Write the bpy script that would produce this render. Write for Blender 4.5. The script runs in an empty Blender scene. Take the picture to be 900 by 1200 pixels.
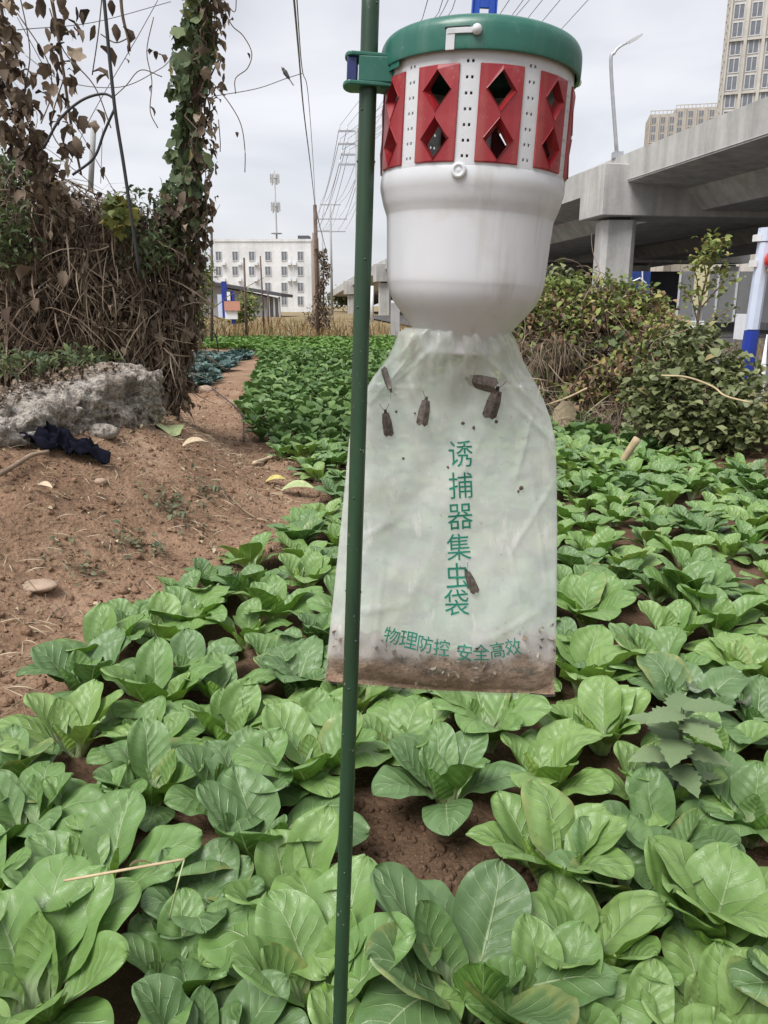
import bpy, math, random
import numpy as np
from mathutils import Vector, Matrix, Euler
random.seed(7); rng = np.random.default_rng(7)
S = bpy.context.scene; COL = S.collection
R = math.radians; PI = math.pi

# ------------------------------------------------------------------ camera, sky, sun, exposure
FPX = 900.0; PITCH = math.atan(242 / 900); CP, SP = math.cos(PITCH), math.sin(PITCH); CAMH = 1.2
cam_d = bpy.data.cameras.new('camera'); cam = bpy.data.objects.new('camera', cam_d); COL.objects.link(cam)
cam.location = (0, 0, CAMH); cam.rotation_euler = (PI / 2 - PITCH, 0, 0)
cam_d.sensor_fit = 'VERTICAL'; cam_d.sensor_height = 24; cam_d.sensor_width = 18; cam_d.lens = 18
cam_d.clip_start = 0.02; cam_d.clip_end = 4000
S.camera = cam
S.view_settings.view_transform = 'Standard'; S.view_settings.look = 'None'
S.view_settings.gamma = 1.0; S.view_settings.exposure = 1.5
SUN_EL, SUN_AZ = R(58), R(222)
w = bpy.data.worlds.new('World'); S.world = w; w.use_nodes = True
nt = w.node_tree; nt.nodes.clear()
def wn(t, **k):
    n = nt.nodes.new(t)
    for a, v in k.items(): setattr(n, a, v)
    return n
wo = wn('ShaderNodeOutputWorld'); wm = wn('ShaderNodeMixShader'); wm.inputs[0].default_value = 0.93
b1 = wn('ShaderNodeBackground'); b2 = wn('ShaderNodeBackground')
sky = wn('ShaderNodeTexSky', sky_type='NISHITA', sun_disc=False); sky.sun_elevation = SUN_EL; sky.sun_rotation = SUN_AZ
b1.inputs[1].default_value = 0.10; b2.inputs[1].default_value = 0.372
nt.links.new(sky.outputs[0], b1.inputs[0])
tc = wn('ShaderNodeTexCoord'); mp = wn('ShaderNodeMapping'); mp.inputs['Scale'].default_value = (1.0, 1.0, 3.2)
nt.links.new(tc.outputs['Generated'], mp.inputs[0])
nz = wn('ShaderNodeTexNoise'); nz.inputs['Scale'].default_value = 2.3; nz.inputs['Detail'].default_value = 5; nz.inputs['Roughness'].default_value = 0.5
nz.inputs['Distortion'].default_value = 0.35
nt.links.new(mp.outputs[0], nz.inputs[0])
rp = wn('ShaderNodeValToRGB')
rp.color_ramp.elements[0].position = 0.34; rp.color_ramp.elements[0].color = (0.60, 0.607, 0.655, 1)
rp.color_ramp.elements[1].position = 0.66; rp.color_ramp.elements[1].color = (0.88, 0.88, 0.905, 1)
nt.links.new(nz.outputs[0], rp.inputs[0]); nt.links.new(rp.outputs[0], b2.inputs[0])
nt.links.new(b1.outputs[0], wm.inputs[1]); nt.links.new(b2.outputs[0], wm.inputs[2]); nt.links.new(wm.outputs[0], wo.inputs[0])
sd = bpy.data.lights.new('sun', 'SUN'); sun = bpy.data.objects.new('sun', sd); COL.objects.link(sun)
sd.energy = 1.5; sd.angle = R(32); sd.color = (1, 0.98, 0.95)
sdir = Vector((math.sin(SUN_AZ) * math.cos(SUN_EL), math.cos(SUN_AZ) * math.cos(SUN_EL), math.sin(SUN_EL)))
sun.rotation_euler = sdir.to_track_quat('Z', 'Y').to_euler(); sun.location = sdir * 50

# ------------------------------------------------------------------ helpers
def ray(u, v):
    x = (u - 450) / FPX; y = (600 - v) / FPX
    return np.array((x, CP + y * SP, -SP + y * CP))
def at(u, v, Y):
    d = ray(u, v); k = Y / d[1]; return np.array((d[0] * k, Y, CAMH + d[2] * k))
def onz(u, v, z=0.0):
    d = ray(u, v); k = (z - CAMH) / d[2]; return np.array((d[0] * k, d[1] * k, z))
def gnd(u, v, z=0.2):
    for _ in range(12): p = onz(u, v, z); z = .5 * z + .5 * H(p[0], p[1])
    return np.array((p[0], p[1], z))
def hash2(i, j, s):
    n = (i * 374761393 + j * 668265263 + s * 1442695041) & 0xffffffff
    n = ((n ^ (n >> 13)) * 1274126177) & 0xffffffff
    return ((n ^ (n >> 16)) & 0xffff) / 65535.0
def vnoise(x, y, s=0):
    x = np.asarray(x, float); y = np.asarray(y, float)
    i = np.floor(x).astype(np.int64); j = np.floor(y).astype(np.int64)
    fx = x - i; fy = y - j; fx = fx * fx * (3 - 2 * fx); fy = fy * fy * (3 - 2 * fy)
    a = hash2(i, j, s); b = hash2(i + 1, j, s); c = hash2(i, j + 1, s); d = hash2(i + 1, j + 1, s)
    return (a * (1 - fx) + b * fx) * (1 - fy) + (c * (1 - fx) + d * fx) * fy - 0.5
def fbm(x, y, o=4, s=0):
    r = 0; a = 1
    for k in range(o): r = r + a * vnoise(x * 2 ** k, y * 2 ** k, s + k); a *= 0.5
    return r
def sstep(a, b, x):
    t = np.clip((x - a) / (b - a), 0, 1); return t * t * (3 - 2 * t)

class MB:
    def __init__(s): s.v = []; s.f = []; s.n = 0; s.m = []
    def add(s, v, f, mi=0):
        v = np.asarray(v, float).reshape(-1, 3); s.v.append(v)
        for q in f: s.f.append(tuple(i + s.n for i in q)); s.m.append(mi)
        s.n += len(v); return s
    def box(s, lo, hi, mi=0, M=None, c=0.0):
        x0, y0, z0 = lo; x1, y1, z1 = hi
        v = np.array([(x0, y0, z0), (x1, y0, z0), (x1, y1, z0), (x0, y1, z0), (x0, y0, z1), (x1, y0, z1), (x1, y1, z1), (x0, y1, z1)], float)
        if M is not None: v = v @ np.array(M)[:3, :3].T + np.array(M)[:3, 3]
        return s.add(v, [(0, 3, 2, 1), (4, 5, 6, 7), (0, 1, 5, 4), (1, 2, 6, 5), (2, 3, 7, 6), (3, 0, 4, 7)], mi)
    def tube(s, pts, r, n=6, mi=0, cap=True):
        P = np.asarray(pts, float); k = len(P)
        r = np.full(k, r, float) if np.isscalar(r) else np.asarray(r, float)
        T = np.gradient(P, axis=0); T /= np.linalg.norm(T, axis=1)[:, None] + 1e-12
        a = np.array((0, 0, 1.)) if abs(T[0][2]) < 0.9 else np.array((1., 0, 0))
        V = []
        for i in range(k):
            x = np.cross(a, T[i]); x /= np.linalg.norm(x) + 1e-12; y = np.cross(T[i], x); a = y if False else a
            for j in range(n):
                t = 2 * PI * j / n; V.append(P[i] + r[i] * (x * math.cos(t) + y * math.sin(t)))
        F = [(i * n + j, i * n + (j + 1) % n, (i + 1) * n + (j + 1) % n, (i + 1) * n + j) for i in range(k - 1) for j in range(n)]
        if cap: F += [tuple(range(n - 1, -1, -1)), tuple((k - 1) * n + j for j in range(n))]
        return s.add(V, F, mi)
    def lathe(s, prof, n=64, mi=0, M=None):
        V = []; k = len(prof)
        for (r, z) in prof:
            for j in range(n): t = 2 * PI * j / n; V.append((r * math.cos(t), r * math.sin(t), z))
        V = np.array(V)
        if M is not None: V = V @ np.array(M)[:3, :3].T + np.array(M)[:3, 3]
        return s.add(V, [(i * n + j, i * n + (j + 1) % n, (i + 1) * n + (j + 1) % n, (i + 1) * n + j) for i in range(k - 1) for j in range(n)], mi)
    def grid(s, V, mi=0, flip=False):
        a, b = V.shape[:2]
        F = [(i * b + j, i * b + j + 1, (i + 1) * b + j + 1, (i + 1) * b + j) for i in range(a - 1) for j in range(b - 1)]
        if flip: F = [q[::-1] for q in F]
        return s.add(V.reshape(-1, 3), F, mi)
    def build(s, name, mats, parent=None, smooth=False, local=False, origin=None, kind=None):
        V = np.concatenate(s.v) if s.v else np.zeros((0, 3))
        if not isinstance(mats, (list, tuple)): mats = [mats]
        off = np.zeros(3)
        if not local:
            if parent is not None: off = wloc(parent)
            elif origin is not None: off = np.array(origin, float)
            elif len(V): off = np.array([*(V[:, :2].min(0) + V[:, :2].max(0)) / 2, V[:, 2].min()])
        me = bpy.data.meshes.new(name); me.from_pydata((V - off).tolist(), [], s.f)
        for m in mats: me.materials.append(m)
        if len(mats) > 1: me.polygons.foreach_set('material_index', s.m)
        if smooth: me.polygons.foreach_set('use_smooth', [True] * len(me.polygons))
        me.update()
        return link(name, me, parent, None if (parent is not None or local) else off, kind)
def wloc(o):
    p = np.zeros(3)
    while o is not None: p += np.array(o.location); o = o.parent
    return p
def link(name, me, parent=None, loc=None, kind=None):
    o = bpy.data.objects.new(name, me); COL.objects.link(o)
    if parent is not None: o.parent = parent
    if loc is not None: o.location = Vector(loc)
    if kind: o['kind'] = kind
    return o
def thing(name, label, cat, loc=(0, 0, 0), group=None, rot=None):
    o = bpy.data.objects.new(name, None); o.empty_display_size = 0.05; COL.objects.link(o); o.location = Vector(loc)
    if rot is not None: o.rotation_euler = rot
    return tag(o, label, cat, group)
def tag(o, label=None, cat=None, group=None, kind=None):
    if label: o['label'] = label
    if cat: o['category'] = cat
    if group: o['group'] = group
    if kind: o['kind'] = kind
    return o
def smooth_mod(o, lv=1):
    m = o.modifiers.new('sub', 'SUBSURF'); m.levels = lv; m.render_levels = lv
def bevel(o, wd, seg=2):
    m = o.modifiers.new('bev', 'BEVEL'); m.width = wd; m.segments = seg; m.limit_method = 'ANGLE'
def catmull(pts, n=6):
    P = np.asarray(pts, float); P = np.vstack([2 * P[0] - P[1], P, 2 * P[-1] - P[-2]]); out = []
    for i in range(1, len(P) - 2):
        for k in range(n):
            t = k / n; a, b, c, d = P[i - 1:i + 3]
            out.append(0.5 * (2 * b + (c - a) * t + (2 * a - 5 * b + 4 * c - d) * t * t + (3 * b - a - 3 * c + d) * t ** 3))
    out.append(P[-2]); return np.array(out)

# ------------------------------------------------------------------ materials
class NT:
    def __init__(s, name):
        s.m = bpy.data.materials.new(name); s.m.use_nodes = True; s.t = s.m.node_tree; s.t.nodes.clear()
        s.out = s.n('ShaderNodeOutputMaterial'); s.p = s.n('ShaderNodeBsdfPrincipled'); s.l(s.p.outputs[0], s.out.inputs[0])
        s._tc = None
    def n(s, t, **k):
        q = s.t.nodes.new(t)
        for a, v in k.items(): setattr(q, a, v)
        return q
    def l(s, a, b): s.t.links.new(a, b)
    def co(s, kind='Object'):
        if s._tc is None: s._tc = s.n('ShaderNodeTexCoord')
        return s._tc.outputs[kind]
    def noise(s, scale, detail=4, rough=0.55, co=None, stretch=None, dist=0):
        q = s.n('ShaderNodeTexNoise'); q.inputs['Scale'].default_value = scale; q.inputs['Detail'].default_value = detail
        q.inputs['Roughness'].default_value = rough; q.inputs['Distortion'].default_value = dist
        c = co if co is not None else s.co()
        if stretch:
            mp = s.n('ShaderNodeMapping'); mp.inputs['Scale'].default_value = stretch; s.l(c, mp.inputs[0]); c = mp.outputs[0]
        s.l(c, q.inputs['Vector']); return q.outputs[0]
    def ramp(s, f, stops):
        q = s.n('ShaderNodeValToRGB'); e = q.color_ramp.elements
        while len(e) < len(stops): e.new(0.5)
        for el, (p, c) in zip(e, stops):
            el.position = p; el.color = (c, c, c, 1) if np.isscalar(c) else (*c, 1)
        s.l(f, q.inputs[0]); return q.outputs[0]
    def mix(s, f, a, b, mode='MIX'):
        q = s.n('ShaderNodeMix', data_type='RGBA', blend_type=mode)
        for i, x in ((0, f), (6, a), (7, b)):
            if isinstance(x, (int, float)): q.inputs[i].default_value = x if i == 0 else (x, x, x, 1)
            elif isinstance(x, tuple): q.inputs[i].default_value = (*x, 1)
            else: s.l(x, q.inputs[i])
        return q.outputs[2]
    def math(s, op, a, b=None, c=None):
        q = s.n('ShaderNodeMath', operation=op)
        for i, x in enumerate((a, b, c)):
            if x is None: continue
            if isinstance(x, (int, float)): q.inputs[i].default_value = x
            else: s.l(x, q.inputs[i])
        return q.outputs[0]
    def sm(s, x, a, b):
        q = s.n('ShaderNodeMapRange', interpolation_type='SMOOTHSTEP'); s.l(x, q.inputs[0])
        q.inputs[1].default_value = a; q.inputs[2].default_value = b; return q.outputs[0]
    def base(s, c):
        if isinstance(c, tuple): s.p.inputs['Base Color'].default_value = (*c, 1)
        else: s.l(c, s.p.inputs['Base Color'])
        return s
    def bump(s, h, strength=0.4, d=0.01):
        q = s.n('ShaderNodeBump'); q.inputs['Strength'].default_value = strength; q.inputs['Distance'].default_value = d
        s.l(h, q.inputs['Height']); s.l(q.outputs[0], s.p.inputs['Normal']); return s
    def set(s, **k):
        for a, v in k.items():
            i = s.p.inputs[a.replace('_', ' ')]
            if hasattr(v, 'is_linked'): s.l(v, i)
            else: i.default_value = v
        return s
def simple(name, c, rough=0.6, var=0.25, scale=6, bump=0.0, bscale=30, bd=0.005, metal=0.0, spec=0.5, stretch=None):
    a = NT(name); nz = a.noise(scale, 5, 0.6, stretch=stretch)
    lo = tuple(x * (1 - var) for x in c); hi = tuple(min(1, x * (1 + var)) for x in c)
    a.base(a.ramp(nz, [(0.3, lo), (0.7, hi)])).set(Roughness=rough, Metallic=metal)
    a.p.inputs['Specular IOR Level'].default_value = spec
    if bump: a.bump(a.noise(bscale, 5, 0.65), bump, bd)
    return a.m
def tinted(name, stops, rough=0.7, transl=0.2, spec=0.3, objrand=False):
    """foliage: colour from a per-leaf tint value"""
    a = NT(name)
    if objrand:
        t = a.n('ShaderNodeObjectInfo').outputs['Random']
    else:
        q = a.n('ShaderNodeAttribute', attribute_name='tint'); t = q.outputs['Fac']
    c = a.ramp(t, stops); nz = a.noise(22, 3)
    c = a.mix(0.35, c, a.ramp(nz, [(0.25, 0.45), (0.75, 1.0)]), 'MULTIPLY')
    a.base(c).set(Roughness=rough); a.p.inputs['Specular IOR Level'].default_value = spec
    tr = a.n('ShaderNodeBsdfTranslucent'); a.l(c, tr.inputs[0]); ms = a.n('ShaderNodeMixShader'); ms.inputs[0].default_value = transl
    a.l(a.p.outputs[0], ms.inputs[1]); a.l(tr.outputs[0], ms.inputs[2]); a.l(ms.outputs[0], a.out.inputs[0])
    return a.m

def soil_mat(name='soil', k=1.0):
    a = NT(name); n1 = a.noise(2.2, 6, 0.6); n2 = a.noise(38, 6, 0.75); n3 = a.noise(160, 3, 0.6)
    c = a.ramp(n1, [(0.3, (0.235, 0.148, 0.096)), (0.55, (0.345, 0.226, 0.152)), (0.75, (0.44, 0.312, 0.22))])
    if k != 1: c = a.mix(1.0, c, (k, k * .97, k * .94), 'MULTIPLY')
    c = a.mix(0.6, c, a.ramp(n2, [(0.3, (0.45, 0.42, 0.4)), (0.62, (1.1, 1.05, 1.0))]), 'MULTIPLY')
    v = a.n('ShaderNodeTexVoronoi'); v.inputs['Scale'].default_value = 55; a.l(a.co(), v.inputs['Vector'])
    c = a.mix(a.sm(n3, 0.62, 0.75), c, (0.42, 0.33, 0.24))
    a.base(c).set(Roughness=0.95); a.p.inputs['Specular IOR Level'].default_value = 0.15
    h = a.math('ADD', a.math('MULTIPLY', n2, 1.0), a.math('ADD', a.math('MULTIPLY', v.outputs[0], -0.5), a.math('MULTIPLY', n3, 0.3)))
    a.bump(h, 0.8, 0.02); return a.m
def field_mat():
    a = NT('dry_field'); n1 = a.noise(0.25, 6, 0.6); n2 = a.noise(5, 5, 0.7)
    c = a.ramp(n1, [(0.35, (0.22, 0.16, 0.09)), (0.55, (0.30, 0.23, 0.12)), (0.7, (0.20, 0.19, 0.08))])
    c = a.mix(0.5, c, a.ramp(n2, [(0.3, 0.5), (0.7, 1.1)]), 'MULTIPLY'); a.base(c).set(Roughness=0.95); a.bump(n2, 0.8, 0.1); return a.m
def bok_mat(name, purple=False):
    a = NT(name); uv = a.n('ShaderNodeUVMap'); sp = a.n('ShaderNodeSeparateXYZ'); a.l(uv.outputs[0], sp.inputs[0])
    s = a.math('ABSOLUTE', a.math('SUBTRACT', a.math('MULTIPLY', sp.outputs[0], 2), 1)); t = sp.outputs[1]
    oi = a.n('ShaderNodeObjectInfo').outputs['Random']
    geo = a.n('ShaderNodeNewGeometry')
    tone = a.n('ShaderNodeSeparateColor'); a.l(a.n('ShaderNodeObjectInfo').outputs['Color'], tone.inputs[0]); tone = tone.outputs[0]
    if purple: col = a.ramp(oi, [(0, (0.10, 0.12, 0.10)), (1, (0.13, 0.11, 0.12))])
    else: col = a.ramp(tone, [(0.0, (0.046, 0.112, 0.024)), (0.25, (0.082, 0.182, 0.044)), (0.5, (0.140, 0.285, 0.040)), (0.75, (0.215, 0.370, 0.060)), (1.0, (0.320, 0.470, 0.115))])
    n1 = a.noise(9, 4, 0.6); n2 = a.noise(70, 3, 0.6)
    col = a.mix(0.7, col, a.ramp(n1, [(0.25, 0.72), (0.65, 1.15)]), 'MULTIPLY')
    # lateral veins run forward and outward from the midrib
    wob = a.math('MULTIPLY', a.math('SUBTRACT', n1, 0.5), 0.05)
    x = a.math('MULTIPLY', a.math('ADD', a.math('SUBTRACT', t, a.math('MULTIPLY', a.math('POWER', s, 0.8), 0.20)), wob), 9.0)
    tri = a.math('ABSOLUTE', a.math('SUBTRACT', a.math('FRACT', x), 0.5))
    lat = a.math('MULTIPLY', a.sm(tri, 0.41, 0.49), a.math('MULTIPLY', a.sm(t, 0.28, 0.4), a.sm(s, 0.95, 0.5)))
    wmid = a.math('ADD', 0.012, a.math('MULTIPLY', 0.07, a.math('POWER', a.math('SUBTRACT', 1.02, t), 2.0)))
    mid = a.math('MULTIPLY', a.sm(a.math('DIVIDE', s, wmid), 1.5, 0.6), 1.0)
    vor = a.n('ShaderNodeTexVoronoi', feature='DISTANCE_TO_EDGE'); vor.inputs['Scale'].default_value = 75; a.l(a.co(), vor.inputs['Vector'])
    net = a.sm(vor.outputs[0], 0.10, 0.0)
    vein = (0.36, 0.48, 0.22) if not purple else (0.25, 0.22, 0.22)
    col = a.mix(a.math('MULTIPLY', net, 0.10), col, vein)
    col = a.mix(a.math('MULTIPLY', lat, 0.6), col, vein)
    col = a.mix(a.math('MULTIPLY', mid, 0.85), col, (0.50, 0.60, 0.33))
    pet = a.sm(t, 0.40, 0.26)
    col = a.mix(pet, col, a.ramp(oi, [(0, (0.40, 0.52, 0.25)), (1, (0.52, 0.60, 0.38))]))
    # yellowed blotches near some rims
    old = a.math('MULTIPLY', a.math('GREATER_THAN', a.math('FRACT', a.math('MULTIPLY', oi, 37.0)), 0.91), a.sm(a.math('ADD', a.math('MULTIPLY', s, 0.6), n1), 0.85, 1.15))
    col = a.mix(a.math('MULTIPLY', old, 0.75), col, (0.40, 0.36, 0.10))
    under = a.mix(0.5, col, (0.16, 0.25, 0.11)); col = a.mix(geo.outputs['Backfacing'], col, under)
    a.base(col).set(Roughness=a.ramp(n2, [(0.3, 0.29), (0.7, 0.43)]))
    a.p.inputs['Specular IOR Level'].default_value = 0.6
    h = a.math('SUBTRACT', a.math('MULTIPLY', a.math('COSINE', a.math('MULTIPLY', x, 2 * PI)), -0.28),
               a.math('ADD', a.math('MULTIPLY', lat, 0.8), a.math('ADD', a.math('MULTIPLY', mid, 1.0), a.math('MULTIPLY', net, 0.10))))
    h = a.math('ADD', h, a.math('MULTIPLY', a.noise(11, 1, 0.4), 0.8))
    a.bump(h, 0.5, 0.004)
    tr = a.n('ShaderNodeBsdfTranslucent'); a.l(a.mix(1.0, col, (1.0, 1.05, 0.55), 'MULTIPLY'), tr.inputs[0])
    ms = a.n('ShaderNodeMixShader'); ms.inputs[0].default_value = 0.16
    a.l(a.p.outputs[0], ms.inputs[1]); a.l(tr.outputs[0], ms.inputs[2]); a.l(ms.outputs[0], a.out.inputs[0]); return a.m
def concrete(name, c, streak=0.3, scale=0.6, bscale=12, bd=0.02):
    a = NT(name); n1 = a.noise(scale, 6, 0.6); n2 = a.noise(scale * 9, 5, 0.7); st = a.noise(scale * 3, 4, 0.6, stretch=(1, 1, 0.08))
    col = a.ramp(n1, [(0.3, tuple(x * 0.82 for x in c)), (0.7, tuple(x * 1.1 for x in c))])
    col = a.mix(streak, col, a.ramp(st, [(0.35, 0.55), (0.6, 1.05)]), 'MULTIPLY')
    col = a.mix(0.35, col, a.ramp(n2, [(0.3, 0.7), (0.7, 1.1)]), 'MULTIPLY')
    a.base(col).set(Roughness=0.88); a.bump(a.noise(bscale, 5, 0.7), 0.3, bd); return a.m
def rubble_mat():
    a = NT('rubble_concrete'); n1 = a.noise(5, 6, 0.65); n2 = a.noise(24, 6, 0.7)
    v = a.n('ShaderNodeTexVoronoi'); v.inputs['Scale'].default_value = 16; v.inputs['Randomness'].default_value = 1; a.l(a.co(), v.inputs['Vector'])
    c = a.ramp(n1, [(0.3, (0.34, 0.275, 0.22)), (0.5, (0.56, 0.495, 0.425)), (0.75, (0.70, 0.65, 0.58))])
    c = a.mix(0.9, c, a.ramp(n2, [(0.36, 0.30), (0.58, 1.12)]), 'MULTIPLY'); pit = a.noise(60, 4, 0.6); c = a.mix(0.6, c, a.ramp(pit, [(0.38, 0.35), (0.5, 1.05)]), 'MULTIPLY')
    c = a.mix(a.sm(v.outputs[0], 0.28, 0.12), c, (0.44, 0.42, 0.39))
    a.base(c).set(Roughness=0.95); a.bump(a.math('ADD', a.math('ADD', n2, a.math('MULTIPLY', pit, 0.7)), a.math('MULTIPLY', v.outputs[0], -0.8)), 1.0, 0.05); return a.m
def film_mat():
    a = NT('bag_film'); n1 = a.noise(16, 5, 0.6); n2 = a.noise(60, 4, 0.6, stretch=(1, 1, 0.35)); n3 = a.noise(260, 2, 0.5)
    sp = a.n('ShaderNodeSeparateXYZ'); a.l(a.co(), sp.inputs[0]); z = sp.outputs[2]
    col = a.ramp(n1, [(0.3, (0.82, 0.91, 0.86)), (0.5, (0.90, 0.94, 0.92)), (0.72, (0.95, 0.93, 0.87))])
    streak = a.sm(n2, 0.56, 0.74)
    col = a.mix(a.math('MULTIPLY', a.sm(a.noise(34, 5, 0.7), 0.42, 0.66), 0.30), col, (0.62, 0.70, 0.64))
    col = a.mix(a.math('MULTIPLY', streak, 0.8), col, (0.97, 0.96, 0.92))
    dirt = a.math('MULTIPLY', a.sm(a.math('ADD', z, a.math('MULTIPLY', a.math('SUBTRACT', n1, 0.5), 0.10)), 0.075, 0.0), a.sm(n2, 0.25, 0.6))
    col = a.mix(a.math('MULTIPLY', dirt, 0.7), col, (0.50, 0.37, 0.31))
    yel = a.sm(a.noise(9, 3, 0.5, stretch=(1, 1, 0.5)), 0.56, 0.70)
    col = a.mix(a.math('MULTIPLY', yel, 0.35), col, (0.72, 0.60, 0.42))
    col = a.mix(a.sm(n3, 0.66, 0.72), col, (0.98, 0.98, 0.96)); col = a.mix(a.math('MULTIPLY', a.sm(a.noise(190, 2, 0.5), 0.70, 0.75), 0.45), col, (0.50, 0.45, 0.36))
    a.base(col).set(Roughness=0.16); a.p.inputs['Specular IOR Level'].default_value = 0.5
    a.bump(a.math('ADD', a.noise(24, 3, 0.5, stretch=(1, 1, 0.5)), a.math('MULTIPLY', n2, 0.3)), 0.28, 0.006); a.p.inputs['Coat Weight'].default_value = 0.7; a.p.inputs['Coat Roughness'].default_value = 0.07
    tl = a.n('ShaderNodeBsdfTranslucent'); a.l(col, tl.inputs[0]); m1 = a.n('ShaderNodeMixShader'); m1.inputs[0].default_value = 0.38
    a.l(a.p.outputs[0], m1.inputs[1]); a.l(tl.outputs[0], m1.inputs[2])
    tp = a.n('ShaderNodeBsdfTransparent'); tp.inputs[0].default_value = (0.95, 0.98, 0.95, 1); m2 = a.n('ShaderNodeMixShader')
    dm_ = a.n('ShaderNodeMath'); a.l(a.ramp(a.math('ADD', a.math('MULTIPLY', streak, 0.5), a.math('MULTIPLY', n1, 0.7)), [(0.25, 0.50), (0.75, 0.20)]), dm_.inputs[0]); dm_.operation = 'MAXIMUM'; a.l(a.math('MAXIMUM', a.sm(a.math('ADD', z, a.math('MULTIPLY', a.math('SUBTRACT', n1, 0.5), 0.07)), 0.058, 0.036), a.math('MULTIPLY', a.sm(z, 0.262, 0.300), 0.62)), dm_.inputs[1]); sc__ = a.math('MULTIPLY', dm_.outputs[0], 0.88); a.l(sc__, m2.inputs[0])
    a.l(m1.outputs[0], m2.inputs[1]); a.l(tp.outputs[0], m2.inputs[2]); a.l(m2.outputs[0], a.out.inputs[0]); return a.m
def white_plastic():
    a = NT('white_plastic'); n1 = a.noise(20, 4, 0.6); sm_ = a.noise(6, 5, 0.6, stretch=(1, 1, 0.6)); sc = a.noise(300, 2, 0.5, stretch=(1, 1, 0.1))
    c = a.ramp(sm_, [(0.35, (0.66, 0.68, 0.705)), (0.65, (0.75, 0.765, 0.79))])
    c = a.mix(a.math('MULTIPLY', a.sm(n1, 0.56, 0.75), 0.35), c, (0.50, 0.46, 0.38))
    c = a.mix(a.math('MULTIPLY', a.sm(a.noise(45, 4, 0.6, stretch=(1, 1, 0.12)), 0.54, 0.72), 0.34), c, (0.42, 0.40, 0.34))
    a.base(c).set(Roughness=a.ramp(n1, [(0.3, 0.30), (0.7, 0.46)])); a.p.inputs['Subsurface Weight'].default_value = 0.35
    a.p.inputs['Subsurface Radius'].default_value = (0.012, 0.012, 0.012); a.p.inputs['Subsurface Scale'].default_value = 0.5
    a.bump(sc, 0.05, 0.001)
    tl = a.n('ShaderNodeBsdfTranslucent'); a.l(c, tl.inputs[0]); ms = a.n('ShaderNodeMixShader'); ms.inputs[0].default_value = 0.14
    a.l(a.p.outputs[0], ms.inputs[1]); a.l(tl.outputs[0], ms.inputs[2]); a.l(ms.outputs[0], a.out.inputs[0]); return a.m

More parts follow.
